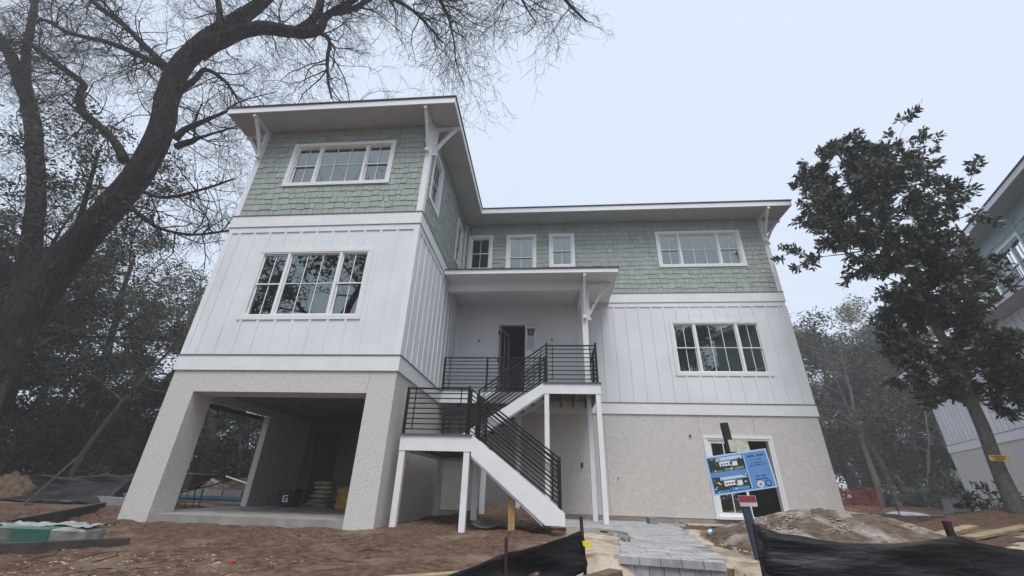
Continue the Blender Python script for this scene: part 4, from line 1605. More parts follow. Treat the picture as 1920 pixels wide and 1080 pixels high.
def crown_points(rg, n, clumps, flat=0.75):
    """clumps: (x, y, z, r, weight) - leaves sit in uneven shells and tufts with gaps between."""
    w = np.array([c[4] for c in clumps])
    w = w / w.sum()
    pick = rg.choice(len(clumps), size=n, p=w)
    C = np.array([c[:3] for c in clumps])[pick]
    r = np.array([c[3] for c in clumps])[pick]
    d = rg.normal(size=(n, 3))
    d /= np.linalg.norm(d, axis=1)[:, None]
    rr = r * rg.random(n) ** 0.45
    d[:, 2] *= flat
    return C + d * rr[:, None]


def leafy_tree(seed, height, tr, spread_, leaves, lsize, ma, bark, bushy=1.0, first=0.35, limbs=9):
    rg = np.random.default_rng(seed)
    tr_mb, lim, tw = MB(), MB(), MB()
    n = 9
    pts, rad = [], []
    p = np.array([0., 0., -0.3])
    d = np.array([rg.normal() * 0.08, rg.normal() * 0.08, 1.0])
    for i in range(n):
        pts.append(p.copy())
        rad.append(tr * (1.25 if i == 0 else 1) * (1 - 0.75 * i / (n - 1)))
        d = d + rg.normal(size=3) * 0.09
        d[2] = abs(d[2])
        d /= np.linalg.norm(d)
        p = p + d * (height * 0.86 / (n - 1))
    sp, sr = smooth_path(pts, rad, 3)
    tr_mb.tube(sp, sr, 10)
    tips = []
    for k in range(limbs):
        t = first + (1 - first) * (k + rg.random()) / limbs
        i = min(int(t * (len(sp) - 1)), len(sp) - 2)
        a = rg.uniform(0, 6.28)
        up_ = 0.25 + 0.8 * t * rg.random()
        dd = np.array([math.cos(a), math.sin(a), up_])
        grow(lim, tw, rg, sp[i], dd, spread_ * rg.uniform(0.7, 1.15) * (1.15 - 0.45 * t), sr[i] * 0.5, 2, droop=0.02, wiggle=0.18, tips=tips, kids=(3, 5), ratio=0.55, thin=0.02, spread=0.9, minr=0.008, steps=6)
    tr_mb.v, off = tr_mb.v, len(tr_mb.v)
    tr_mb.v += lim.v
    tr_mb.f += [tuple(i + off for i in f) for f in lim.f]
    off = len(tr_mb.v)
    tr_mb.v += tw.v
    tr_mb.f += [tuple(i + off for i in f) for f in tw.f]
    clumps = [(q[0][0], q[0][1], q[0][2], rg.uniform(0.35, 0.95) * bushy, rg.uniform(0.4, 1.6)) for q in tips]
    tm = tr_mb.mesh('trunk', bark, smooth=True)
    cm = None
    if leaves:
        cm = leaf_mesh('crown', crown_points(rg, leaves, clumps), lsize, ma, seed + 1, aspect=0.5)
    return tm, cm


def bare_tree(seed, height, tr, spread_, bark, lean=0.0, limbs=8, first=0.4):
    rg = np.random.default_rng(seed)
    a, b, c = MB(), MB(), MB()
    pts, rad = [], []
    p = np.array([0., 0., -0.3])
    d = np.array([lean, 0, 1.0])
    for i in range(10):
        pts.append(p.copy())
        rad.append(tr * (1 - 0.8 * i / 9))
        d = d + rg.normal(size=3) * 0.10
        d /= np.linalg.norm(d)
        p = p + d * (height / 9)
    sp, sr = smooth_path(pts, rad, 3)
    a.tube(sp, sr, 9)
    for k in range(limbs):
        t = first + (1 - first) * (k + rg.random()) / limbs
        i = min(int(t * (len(sp) - 1)), len(sp) - 2)
        an = rg.uniform(0, 6.28)
        grow(b, c, rg, sp[i], (math.cos(an), math.sin(an), rg.uniform(0.3, 1.0)), spread_ * rg.uniform(0.6, 1.1), sr[i] * 0.55, 3, droop=0.01, wiggle=0.2, kids=(3, 4), ratio=0.58, thin=0.02, minr=0.009, steps=6)
    tm = a.mesh('trunk', bark, smooth=True)
    off = len(b.v)
    b.v += c.v
    b.f += [tuple(i + off for i in f) for f in c.f]
    return tm, b.mesh('branches', bark)


KINDS = {
    'live_a': leafy_tree(31, 9.5, 0.26, 3.4, 26000, 0.13, M['oakleaf'], M['bark'], 1.0),
    'live_b': leafy_tree(32, 10.5, 0.24, 3.0, 16000, 0.13, M['paleleaf'], M['greybark'], 0.8, first=0.4),
    'dark_a': leafy_tree(33, 7.5, 0.20, 2.9, 30000, 0.14, M['darkleaf'], M['bark'], 1.1, first=0.12, limbs=12),
    'airy': leafy_tree(36, 14.5, 0.22, 3.6, 15000, 0.11, M['darkleaf'], M['bark'], 0.75, first=0.3, limbs=15),
    'bare_a': bare_tree(41, 11.5, 0.18, 3.2, M['greybark'], 0.05),
    'bare_b': bare_tree(42, 12.5, 0.20, 3.6, M['greybark'], -0.08, limbs=10),
}


def plant(name, kind, x, y, s, rz, label, group, z=None, sz=None):
    tm, cm = KINDS[kind]
    root = bpy.data.objects.new(name, None)
    COL.objects.link(root)
    root.location = (x, y, ground_h(x, y, False) if z is None else z)
    root.rotation_euler = (0, 0, rz)
    root.scale = (s, s, sz or s)
    tag(root, label, 'tree', group)
    for nm, me in (('trunk', tm), ('crown', cm)):
        if me:
            o = bpy.data.objects.new(nm, me)
            COL.objects.link(o)
            o.parent = root
    return root


GL = 'trees in the wood left of the house'
GR = 'trees in the misty wood right of the house'
plant('live_oak', 'live_b', -11.2, 9.2, 0.95, 0.4, 'leafy oak whose pale trunk shows through the open garage bay', GL)
plant('live_oak', 'live_b', -13.6, 11.5, 0.98, 1.7, 'pale grey-green oak next to the left wall of the house', GL)
plant('live_oak', 'live_b', -17.5, 10.0, 1.15, 2.9, 'leafy oak behind the thick trunk of the bare oak', GL)
plant('live_oak', 'live_b', -21.0, 14.0, 1.25, 4.4, 'tall pale oak deep in the left wood', GL)
plant('evergreen', 'dark_a', -14.2, 7.6, 0.50, 0.9, 'dark bushy evergreen behind the black sheets at left', GL)
plant('evergreen', 'dark_a', -19.5, 7.0, 1.15, 3.3, 'tall dark evergreen at the far left edge', GL)
plant('evergreen', 'dark_a', -10.6, 14.5, 0.80, 5.1, 'dark evergreen seen low through the garage bay', GL)
plant('evergreen', 'dark_a', -17.0, 16.0, 0.85, 2.2, 'dark evergreen between the two pale oaks', GL)
plant('live_oak', 'live_a', -25, 9.0, 1.45, 5.5, 'wide leafy oak reaching over the left edge of the picture', GL)
plant('live_oak', 'airy', -14.6, 4.6, 1.0, 1.2, 'tall thin-leaved oak filling the gap between the two dark stems', GL)
plant('live_oak', 'airy', -19.5, 5.2, 1.1, 3.6, 'tall thin-leaved oak at the upper left corner', GL)
plant('evergreen', 'dark_a', -14.0, 5.6, 0.50, 2.0, 'low dark evergreen right behind the big oak trunk', GL)
plant('evergreen', 'dark_a', -12.2, 8.2, 0.50, 4.1, 'dark evergreen right behind the left stucco column', GL)
plant('bare_tree', 'bare_a', -15.5, 5.0, 0.9, 0.3, 'thin bare tree among the evergreens at left', GL)
plant('bare_tree', 'bare_b', 22.0, 20.0, 0.88, 2.4, 'bare twisted tree nearest the right wall of the house', GR)
plant('bare_tree', 'bare_a', 23.6, 21.0, 0.9, 5.0, 'slim bare tree beside the twisted one', GR)
plant('live_oak', 'live_b', 24.5, 25.5, 1.75, 0.8, 'tall pale-crowned tree right above the house corner', GR)
plant('evergreen', 'dark_a', 27.0, 24.0, 1.5, 1.1, 'broad dark evergreen in the middle of the right wood', GR)
plant('evergreen', 'dark_a', 31.5, 26.0, 1.5, 3.9, 'dark evergreen left of the neighbouring house', GR)
plant('live_oak', 'live_a', 33.0, 33.0, 1.7, 2.1, 'leafy oak at the back of the right wood', GR)
plant('evergreen', 'dark_a', 22.5, 28.5, 1.7, 5.6, 'dark evergreen partly hidden by the house wall', GR)
plant('live_oak', 'live_b', 28.5, 31.0, 1.75, 4.0, 'oak fading in the mist behind the bare trees', GR)
plant('bare_tree', 'bare_b', 30.5, 22.5, 0.95, 0.9, 'bare spreading tree between the magnolia and the wood', GR)
plant('evergreen', 'dark_a', 37.5, 24.0, 1.2, 0.2, 'dark evergreen behind the corner of the neighbouring house', GR)
for q, (x, y, sc, rz, lab) in enumerate(((-11.0, 6.8, 0.55, 0.4, 'slim bare sapling just left of the left stucco column'), (-13.0, 6.0, 0.62, 2.2, 'slim bare sapling above the black silt fence'),
                                         (-16.2, 6.2, 0.7, 3.9, 'slim bare sapling at the far left above the soil heap'), (-9.9, 9.8, 0.5, 5.2, 'slim bare sapling seen through the garage bay'))):
    plant('bare_sapling', 'bare_a' if q % 2 else 'bare_b', x, y, sc, rz, lab, GL)
for q, (x, y, sc, rz, lab) in enumerate(((24.6, 19.6, 0.62, 1.4, 'slim bare sapling right of the orange net'), (28.0, 20.6, 0.7, 3.1, 'slim bare sapling left of the neighbouring house corner'))):
    plant('bare_sapling', 'bare_b' if q % 2 else 'bare_a', x, y, sc, rz, lab, GR)
# across the street, mirrored in the window panes
GB = 'trees across the street mirrored in the windows'
plant('live_oak', 'live_a', -12.5, -16.5, 2.1, 1.0, 'leafy oak mirrored in the left block windows', GB, z=-1)
plant('bare_tree', 'bare_b', -8.0, -13.5, 1.9, 2.0, 'bare tree mirrored in the left block windows', GB, z=-1)
plant('live_oak', 'live_b', 15.0, -20.0, 1.35, 3.0, 'pale oak mirrored in the right block windows', GB, z=-1)
plant('evergreen', 'dark_a', 18.5, -17.0, 2.0, 4.0, 'dark evergreen mirrored in the right block windows', GB, z=-1)


# ------------------------------------------------------------------ thickets
def thicket(name, boxes, n, size, ma, label, seed):
    rg = np.random.default_rng(seed)
    cl = []
    for (x0, x1, y0, y1, h, k) in boxes:
        for _ in range(k):
            x, y = rg.uniform(x0, x1), rg.uniform(y0, y1)
            cl.append((x, y, ground_h(x, y, False) + rg.uniform(0.05, 1) ** 1.3 * h, rg.uniform(0.35, 1.1), rg.uniform(0.3, 1.6)))
    o = link(name, leaf_mesh(name, crown_points(rg, n, cl), size, ma, seed, aspect=0.42))
    return tag(o, label, kind='stuff')


thicket('undergrowth', [(-24, -9.5, 7.5, 16, 3.4, 220), (-16, -8.5, 10, 17, 2.6, 110), (-20, -12.0, 6.0, 9, 2.8, 110)], 80000, 0.14, M['darkleaf'], 'dark tangled undergrowth of the left wood', 51)
thicket('undergrowth', [(19, 40, 22, 34, 5.0, 260)], 45000, 0.19, M['darkleaf'], 'dim misty undergrowth of the right wood', 52)


def palmetto_mesh(seed, n, length):
    rg = np.random.default_rng(seed)
    b = MB()
    for k in range(n):
        a = rg.uniform(0, 6.28)
        el = rg.uniform(0.25, 1.35)
        L = length * rg.uniform(0.6, 1.1)
        base = np.array([0, 0, 0.1])
        d = np.array([math.cos(a) * math.cos(el), math.sin(a) * math.cos(el), math.sin(el)])
        hub = base + d * L * 0.55 - np.array([0, 0, 0.05])
        b.tube([base, hub], [0.012, 0.008], 3, cap=False)
        s = np.cross(d, [0, 0, 1.0])
        s /= np.linalg.norm(s) + 1e-9
        for j in range(11):
            t = (j - 5) / 5 * 1.25
            dd = d * math.cos(t) + s * math.sin(t)
            tip = hub + dd * L * 0.5 * rg.uniform(0.8, 1.1) - np.array([0, 0, 0.10 * L * abs(t) + 0.08 * L])
            midp = hub + dd * L * 0.27
            w = np.cross(dd, [0.2, 0.1, 1.0])
            w = w / np.linalg.norm(w) * 0.022 * L
            i0 = len(b.v)
            b.v += [tuple(hub), tuple(midp + w), tuple(tip), tuple(midp - w)]
            b.f.append((i0, i0 + 1, i0 + 2, i0 + 3))
    return b.mesh('fronds', M['palm'])


PM = [palmetto_mesh(61, 26, 1.5), palmetto_mesh(62, 20, 1.3)]
GP = 'palmettos at the foot of the woods'
for i, (x, y, s, lab) in enumerate(((-9.8, 11.2, 1.5, 'tall spiky palmetto seen at the right of the garage bay'), (-12.8, 8.6, 1.1, 'palmetto behind the wheelbarrow'),
                                    (-15.5, 8.2, 1.2, 'palmetto low in the left wood by the soil heap'), (-19, 8.6, 1.3, 'palmetto at the far left behind the black fence'),
                                    (26.0, 18.5, 1.7, 'palmetto low in the right wood above the white tarp'), (29.2, 19.2, 1.8, 'palmetto beside the neighbouring house wall'),
                                    (22.8, 18.2, 1.5, 'palmetto right of the orange net'))):
    r_ = thing('palmetto', lab, 'palmetto', (x, y, ground_h(x, y, False)), GP)
    o = bpy.data.objects.new('fronds', PM[i % 2])
    COL.objects.link(o)
    o.parent = r_
    r_.scale = (s, s, s)
    r_.rotation_euler = (0, 0, i * 1.3)


# ------------------------------------------------------------------ magnolia
def magnolia():
    bx, by, bz = 13.05, 2.8, 0.42
    root = thing('magnolia_tree', 'tall dark glossy-leaved magnolia with a yellow tag on its trunk', 'tree', (bx, by, bz))
    rg = np.random.default_rng(71)
    H = 11.3
    tr_mb, lim, tw = MB(), MB(), MB()
    pts = [np.array([bx, by, bz - 0.3])]
    for i in range(1, 13):
        t = i / 12
        pts.append(np.array([bx + 0.11 * min(t * 7, 1) - 0.55 * t * t + 0.07 * math.sin(t * 5) + 0.05 * rg.normal(), by + 0.08 * math.sin(t * 4 + 1) + 0.04 * rg.normal(), bz + H * 0.93 * t]))
    rad = [0.185] + [0.135 * (1 - 0.88 * (i / 12) ** 0.9) + 0.012 for i in range(1, 13)]
    sp, sr = smooth_path(pts, rad, 3)
    tr_mb.tube(sp, sr, 12)
    tips = []
    nl = 92
    for k in range(nl):
        t = 0.235 + 0.765 * (k + rg.random()) / nl
        z = bz + H * 0.93 * t
        i = min(int(t * (len(sp) - 1)), len(sp) - 2)
        # measured outline: a skirt, a waist, a broad top
        r = np.interp(t, [0.22, 0.30, 0.38, 0.46, 0.54, 0.62, 0.70, 0.78, 0.86, 0.94, 1.0], [0.9, 1.35, 1.25, 0.9, 1.1, 1.5, 1.75, 1.65, 1.45, 1.0, 0.3])
        a = rg.uniform(0, 6.28)
        d = np.array([math.cos(a), math.sin(a), rg.uniform(-0.05, 0.45)])
        grow(lim, tw, rg, sp[i], d, r * rg.uniform(0.7, 1.15), max(0.014, sr[i] * 0.35), 2, droop=-0.02, wiggle=0.2, tips=tips, kids=(3, 5), ratio=0.5, thin=0.012, minr=0.006, steps=5)
    # one long bough towards the neighbouring house
    for (t, a, L) in ((0.50, 0.35, 2.3), (0.47, 0.6, 2.0), (0.30, -0.4, 1.5), (0.28, 0.2, 1.4), (0.66, 2.9, 2.2), (0.73, 3.2, 2.1), (0.60, -0.1, 2.2)):
        i = int(t * (len(sp) - 1))
        grow(lim, tw, rg, sp[i], (math.cos(a), math.sin(a), 0.2), L, 0.03, 2, droop=-0.03, wiggle=0.15, tips=tips, kids=(4, 6), ratio=0.45, thin=0.012, minr=0.006, steps=6)
    tk = tr_mb.build('trunk', M['magbark'], root, smooth=True)
    off = len(lim.v)
    lim.v += tw.v
    lim.f += [tuple(i + off for i in f) for f in tw.f]
    lim.build('limbs', M['magbark'], root, smooth=True)
    C, D = [], []
    for p, d in tips:
        k = rg.integers(10, 17)
        for _ in range(k):
            s = rg.normal(size=3)
            s -= d * (s @ d)
            s /= np.linalg.norm(s)
            C.append(p + rg.normal(size=3) * 0.03 - d * rg.uniform(0, 0.20))
            D.append(d * rg.uniform(0.1, 0.9) + s * 1.0 + np.array([0, 0, rg.uniform(-0.45, 0.15)]))
    me = leaf_mesh('crown', C, 0.165, M['magleaf'], 72, aspect=0.40, vary=0.3, dirs=D, fold=0.03)
    link('crown', me, root)
    # tag on the trunk
    c = at(1872, 859, 'Y', by - 0.16)
    b = MB()
    b.box(c[0] - 0.19, c[0] + 0.21, c[1] - 0.012, c[1], c[2] - 0.055, c[2] + 0.055)
    tg = b.build('yellow_tag', M['yellow'], root)
    for z, w in ((0.03, 0.15), (0.0, 0.13), (-0.03, 0.09)):
        q = MB()
        q.box(c[0] - w, c[0] + w, c[1] - 0.0145, c[1] - 0.0125, c[2] + z - 0.008, c[2] + z + 0.008)
        q.build('tag_lettering', M['stake'], tg)
    b = MB()
    b.tube([(bx + 0.11 + 0.155 * math.cos(a), by + 0.155 * math.sin(a), c[2]) for a in np.linspace(0, 2 * math.pi, 20)], 0.012, 4)
    b.build('tag_strap', M['yellow'], tg)


magnolia()


def shrub():
    c0 = at(1862, 968, 'Y', 5.5)
    root = thing('young_shrub', 'small dark leafy shrub at the foot of the neighbouring house', 'shrub', (c0[0], c0[1], 0.2))
    rg = np.random.default_rng(81)
    b, s_, tips = MB(), MB(), []
    for k in range(9):
        a = rg.uniform(0, 6.28)
        grow(b, s_, rg, (c0[0], c0[1], 0.15), (math.cos(a) * 0.6, math.sin(a) * 0.6, 1.0), rg.uniform(0.5, 0.8), 0.012, 1, wiggle=0.15, tips=tips, kids=(3, 5), ratio=0.5, minr=0.004, steps=5)
    s_.v, off = s_.v, len(s_.v)
    s_.build('stems', M['twig'], root)
    C, D = [], []
    for p, d in tips:
        for _ in range(9):
            C.append(p + rg.normal(size=3) * 0.04)
            D.append(d * 0.6 + rg.normal(size=3))
    link('foliage', leaf_mesh('foliage', C, 0.13, M['magleaf'], 82, aspect=0.4, dirs=D), root)


shrub()


# ------------------------------------------------------------------ neighbouring house
def neighbour():
    a = R(22.5)
    far = Vector((22.5, 15.0, 0))
    root = thing('neighbouring_house', 'similar pale house at the right edge with blue-green shingles behind the magnolia', 'house', tuple(far))
    U = Vector((math.sin(a), math.cos(a), 0))
    N = Vector((-math.cos(a), math.sin(a), 0))
    f = Face(far, U, N)
    L = -24.0
    e1, e3 = 6.40, 9.05
    t0 = -7.2                                    # the third storey stops short of the far corner
    wins3 = [(-8.2, -7.65, 6.95, 8.15), (-9.6, -8.9, 6.95, 8.2), (-11.7, -10.5, 6.95, 8.25), (-14, -13, 6.95, 8.3)]
    wins2 = [(-8.2, -7.3, 4.05, 5.5), (-13, -11.5, 3.75, 5.3)]
    w = MB()
    for c in cells(L, 0, 0.0 - 0.2, 2.67, []):
        f.box(w, *c, -9, 0)
    w.build('stucco_wall', M['tabby_fine'], root)
    w = MB()
    for c in cells(L, 0, 2.67, e1 + 0.1, wins2):
        f.box(w, *c, -0.2, 0)
    f.box(w, -0.2, 0, 2.67, e1 + 0.1, -9, -0.2)
    w.build('siding_panel', M['white'], root)
    w = MB()
    for c in cells(L, t0, e1 + 0.1, e3, wins3):
        f.box(w, *c, -0.2, 0)
    f.box(w, t0 - 0.2, t0, e1 + 0.1, e3, -9, -0.2)
    w.build('shingle_wall', M['teal'], root)
    # shingle courses
    k = 0
    z = e1 + 0.12
    while z < e3 - 0.1:
        for c in cells(L + 8, t0, z, z + 0.17, [grow_hole(h, 0.02) for h in wins3]):
            u = c[0]
            while u < c[1] - 0.02:
                ww = random.choice((0.3, 0.38, 0.45))
                if k < 280:
                    q = MB()
                    f.box(q, u, min(u + ww - 0.01, c[1]), z + random.choice((0, 0.03)), min(z + 0.165, c[3]), 0.0, random.uniform(0.014, 0.028))
                    q.build('shingle', M['teal'], root)
                    k += 1
                u += ww
        z += 0.178
    for z0, z1, uu in ((2.67, 2.99, 0.0),):
        b = MB()
        f.box(b, L, uu, z0, z1, 0, 0.04)
        b.build('band_board', M['trim'], root)
        b = MB()
        f.box(b, L, uu, z1, z1 + 0.015, 0, 0.055)
        b.build('drip_cap', M['drip'], root)
    for u in np.arange(L + 0.3, -0.1, 0.42):
        for c in cells(u, u + 0.06, 3.01, e1, [(h[0] - 0.1, h[1] + 0.1, h[2] - 0.1, h[3] + 0.1) for h in wins2]):
            b = MB()
            f.box(b, *c, 0, 0.02)
            b.build('batten', M['white'], root)
    for h in wins3:
        window(f, h, [(1, 2, 'hung')] if h[1] - h[0] < 1 else [(1, 2, 'hung'), (1, 2, 'hung')], parent=root)
    for h in wins2:
        window(f, h, [(1, 2, 'hung')], parent=root)
    r = MB()
    f.box(r, L, 0.65, e1 - 0.02, e1 + 0.02, 0.0, 0.72)
    r.build('soffit', M['soffit'], root)
    r = MB()
    f.box(r, L, 0.68, e1 - 0.03, e1 + 0.13, 0.72, 0.75)
    f.box(r, 0.65, 0.68, e1 - 0.03, e1 + 0.13, -9.5, 0.72)
    r.build('fascia', M['trim'], root)
    r = MB()
    r.prism([f.pt(L, e1 + 0.135, 0.77), f.pt(L, e1 + 0.135, 0.0), f.pt(L, e1 + 0.42, 0.0), f.pt(L, e1 + 0.165, 0.77)], U * (-L + 0.68))
    r.build('lower_roof', M['roof'], root)
    r = MB()
    f.box(r, L, t0 + 0.6, e3, e3 + 0.04, -9.6, 0.58)
    r.build('soffit', M['soffit'], root)
    r = MB()
    f.box(r, L, t0 + 0.63, e3 - 0.01, e3 + 0.17, 0.58, 0.61)
    f.box(r, t0 + 0.6, t0 + 0.63, e3 - 0.01, e3 + 0.17, -9.6, 0.58)
    r.build('fascia', M['trim'], root)
    r = MB()
    f.box(r, L, t0 + 0.66, e3 + 0.175, e3 + 0.21, -9.7, 0.64)
    r.build('roof', M['roof'], root)
    # knee brace at the far eave
    q = MB()
    q.bar(f.pt(-0.1, e1 - 0.95, 0.04), f.pt(-0.1, e1 - 0.05, 0.62), 0.09, 0.09)
    q.build('bracket', M['trim'], root)


neighbour()


# ------------------------------------------------------------------ silt fences
def silt_fence(name, label, pts, tops, bottoms, stakes, seed, stake_top=0.08, dense=16, sag=0.085):
    """pts: plan points; the fabric hangs between the stakes and sags."""
    rg = np.random.default_rng(seed)
    root = thing(name, label, 'silt fence', (pts[0][0], pts[0][1], bottoms[0]))
    b = MB()
    rows = 12
    cols = 0
    for i in range(len(pts) - 1):
        for j in range(dense + (1 if i == len(pts) - 2 else 0)):
            t = j / dense
            x = pts[i][0] * (1 - t) + pts[i + 1][0] * t
            y = pts[i][1] * (1 - t) + pts[i + 1][1] * t
            zt = tops[i] * (1 - t) + tops[i + 1] * t - sag * math.sin(math.pi * t)
            zb = bottoms[i] * (1 - t) + bottoms[i + 1] * t
            dx, dy = pts[i + 1][0] - pts[i][0], pts[i + 1][1] - pts[i][1]
            L = math.hypot(dx, dy)
            nxn, nyn = dy / L, -dx / L
            for k in range(rows + 1):
                s = k / rows
                z = zt * (1 - s) + zb * s
                wv = 0.055 * noise.noise(Vector((x * 1.3, z * 8.0 + x * 1.8, seed))) + 0.018 * noise.noise(Vector((x * 3.0, z * 16 + x * 2, seed)))
                wv += 0.07 * math.sin(math.pi * t) * math.sin(math.pi * s)
                b.v.append((x + nxn * wv, y + nyn * wv, z + 0.012 * noise.noise(Vector((x * 6, seed, s * 3)))))
            cols += 1
    for c in range(cols - 1):
        for k in range(rows):
            b.f.append((c * (rows + 1) + k, c * (rows + 1) + k + 1, (c + 1) * (rows + 1) + k + 1, (c + 1) * (rows + 1) + k))
    o = b.build('fabric', M['fabric'], root, smooth=True)
    md = o.modifiers.new('thickness', 'SOLIDIFY')
    md.thickness = 0.004
    for (x, y, z0, z1, w) in stakes:
        q = MB()
        lean = rg.normal() * 0.012
        q.bar((x, y, z0), (x + lean, y, z1), w, w, up=(0, 1, 0))
        q.build('stake', M['stake'], root)
    return root


silt_fence('silt_fence', 'black silt fence across the lower right corner, in front of the dirt mound',
           [(4.74, -4.0), (6.22, -4.0), (7.6, -3.75), (9.4, -3.2)], [0.365, 0.352, 0.33, 0.36], [-0.45, -0.45, -0.4, -0.35],
           [(4.745, -3.97, -0.5, 0.38, 0.04), (6.22, -3.965, -0.5, 0.45, 0.04), (7.6, -3.71, -0.5, 0.42, 0.04)], 91)
silt_fence('silt_fence', 'sagging black silt fence at bottom centre, left of the walk',
           [(3.415, -2.95), (2.68, -3.75), (1.75, -4.45)], [0.215, 0.09, -0.16], [-0.14, -0.40, -0.6],
           [(3.42, -2.93, -0.4, 0.34, 0.035), (2.68, -3.78, -0.5, 0.20, 0.026), (1.75, -4.48, -0.6, -0.12, 0.03)], 92, sag=0.02)
yl = MB()
yl.hexa([(3.40, -3.0, 0.075), (3.48, -2.99, 0.06), (3.48, -2.955, 0.06), (3.40, -2.955, 0.075), (3.39, -3.0, 0.12), (3.47, -2.99, 0.115), (3.47, -2.955, 0.115), (3.39, -2.955, 0.12)])
tag(yl.build('yellow_marker', M['bright']), 'bright yellow tape marker tied to the fence stake', 'marker')
silt_fence('silt_fence', 'black silt fence running along the edge of the left wood',
           [(-13.4, 3.0), (-11.6, 3.9), (-10.4, 4.7), (-9.7, 5.3)], [0.48, 0.60, 0.68, 0.80], [-0.1, -0.1, -0.1, -0.1],
           [(-11.6, 3.94, -0.1, 0.72, 0.04), (-10.4, 4.74, -0.1, 0.80, 0.04), (-9.7, 5.34, -0.1, 0.92, 0.04)], 93)

# ------------------------------------------------------------------ sign
def sign():
    Y = -2.0
    root = thing('site_sign', 'blue builder sign board on a black post with notices above and below', 'sign', (5.56, Y + 0.06, 0.0))
    p = MB()
    p.bar((5.575, Y + 0.06, -0.2), (5.515, Y + 0.06, 0.56), 0.085, 0.07, up=(0, 1, 0))
    p.build('navy_post', M['navy'], root)
    p = MB()
    p.bar((5.515, Y + 0.06, 0.56), (5.452, Y + 0.06, 1.475), 0.085, 0.07, up=(0, 1, 0))
    p.build('post', M['blackwood'], root)
    c = Vector((5.518, Y, 0.862))
    ang_ = R(9.0)
    U = Vector((math.cos(ang_), 0, math.sin(ang_)))
    V = Vector((-math.sin(ang_) * 0.55, 0, math.cos(ang_)))

    def patch(u0, u1, v0, v1, n0, n1, ma, name, par):
        b = MB()
        q = []
        for n in (n0, n1):
            for (u, v) in ((u0, v0), (u1, v0), (u1, v1), (u0, v1)):
                w = c + U * u + V * v
                q.append((w.x, Y - n, w.z))
        b.hexa([q[0], q[1], q[5], q[4], q[3], q[2], q[6], q[7]])
        return b.build(name, ma, par)
    W, H = 0.405, 0.232
    bd = patch(-W, W, -H, H, -0.012, 0.0, M['signborder'], 'board', root)
    patch(-W + 0.018, W - 0.018, -H + 0.018, H - 0.018, 0.0004, 0.002, M['signblue'], 'print_panel', bd)
    m_ = 0.095
    x0, x1 = -W + 0.03, m_ - 0.01
    P = {'sky': M['signborder'], 'tree': M['printdark'], 'wall': M['pvc'], 'roof': M['printroof'], 'lawn': M['printlawn'], 'pool': M['printpool'], 'glass': M['ink']}
    rq = random.Random(12)
    for z0, z1, pool in ((0.032, H - 0.03, False), (-H + 0.03, -0.022, True)):
        hgt = z1 - z0
        patch(x0, x1, z0, z1, 0.0024, 0.0030, P['tree'], 'picture', bd)
        def pp(a, b_, c_, d_, n, k):
            patch(x0 + (x1 - x0) * a, x0 + (x1 - x0) * b_, z0 + hgt * c_, z0 + hgt * d_, n, n + 0.0005, P[k], 'picture_patch', bd)
        pp(0.22, 0.97, 0.74, 0.99, 0.0033, 'sky')
        pp(0.30, 0.66, 0.36, 0.70, 0.0034, 'wall')
        pp(0.62, 0.80, 0.30, 0.62, 0.0034, 'wall')
        pp(0.27, 0.69, 0.68, 0.76, 0.0042, 'roof')
        pp(0.60, 0.83, 0.60, 0.67, 0.0042, 'roof')
        for q in range(4):
            pp(0.34 + q * 0.08, 0.385 + q * 0.08, 0.44, 0.56, 0.0042, 'glass')
        pp(0.42, 0.95, 0.02, 0.20, 0.0034, 'pool' if pool else 'lawn')
        pp(0.05, 0.45, 0.02, 0.10, 0.0034, 'pool' if pool else 'lawn')
        for q in range(46):
            u, v, w, h = rq.random() * 0.93, rq.random() * 0.9, rq.uniform(0.02, 0.07), rq.uniform(0.03, 0.09)
            k = rq.choice(('tree', 'tree', 'lawn', 'wall')) if (u < 0.27 or u > 0.82 or v < 0.34) else 'tree'
            if 0.3 < u < 0.8 and v > 0.34:
                continue
            pp(u, min(u + w, 0.99), v, min(v + h, 0.98), 0.0048 + 0.00002 * q, k)
    patch(-W + 0.06, m_ - 0.05, -0.028, 0.028, 0.0064, 0.007, M['signblue'], 'banner', bd)
    patch(m_ - 0.006, m_ + 0.004, -H + 0.03, H - 0.03, 0.0024, 0.004, M['signborder'], 'divider', bd)
    rr = random.Random(9)

    def line(v, u0, u1, h):
        u = u0
        while u < u1:
            w = rr.uniform(0.45, 0.8) * h
            if rr.random() > 0.14:
                patch(u, min(u + w, u1), v - h / 2 * rr.uniform(0.7, 1), v + h / 2 * rr.uniform(0.7, 1), 0.0024, 0.0034, M['ink'], 'lettering', bd)
            u += w + h * 0.22
    line(0.165, m_ + 0.045, W - 0.055, 0.030)
    line(0.118, m_ + 0.08, W - 0.10, 0.014)
    line(0.080, m_ + 0.075, W - 0.09, 0.013)
    line(0.052, m_ + 0.045, W - 0.06, 0.013)
    line(-0.078, m_ + 0.075, W - 0.085, 0.018)
    line(-0.112, m_ + 0.07, W - 0.08, 0.021)

    def disc(u, v, r, ma, n):
        b = MB()
        pts = []
        for k in range(20):
            a = 2 * math.pi * k / 20
            w = c + U * (u + r * math.cos(a)) + V * (v + r * math.sin(a))
            pts.append((w.x, Y - n, w.z))
        b.prism(pts, (0, -0.001, 0))
        b.build('round_emblem', ma, bd)
    disc(m_ + 0.115, -0.172, 0.040, M['pvc'], 0.003)
    disc(m_ + 0.115, -0.172, 0.022, M['greycloth'], 0.0045)
    disc(m_ + 0.215, -0.170, 0.040, M['ink'], 0.003)
    disc(m_ + 0.215, -0.170, 0.026, M['signblue'], 0.0045)
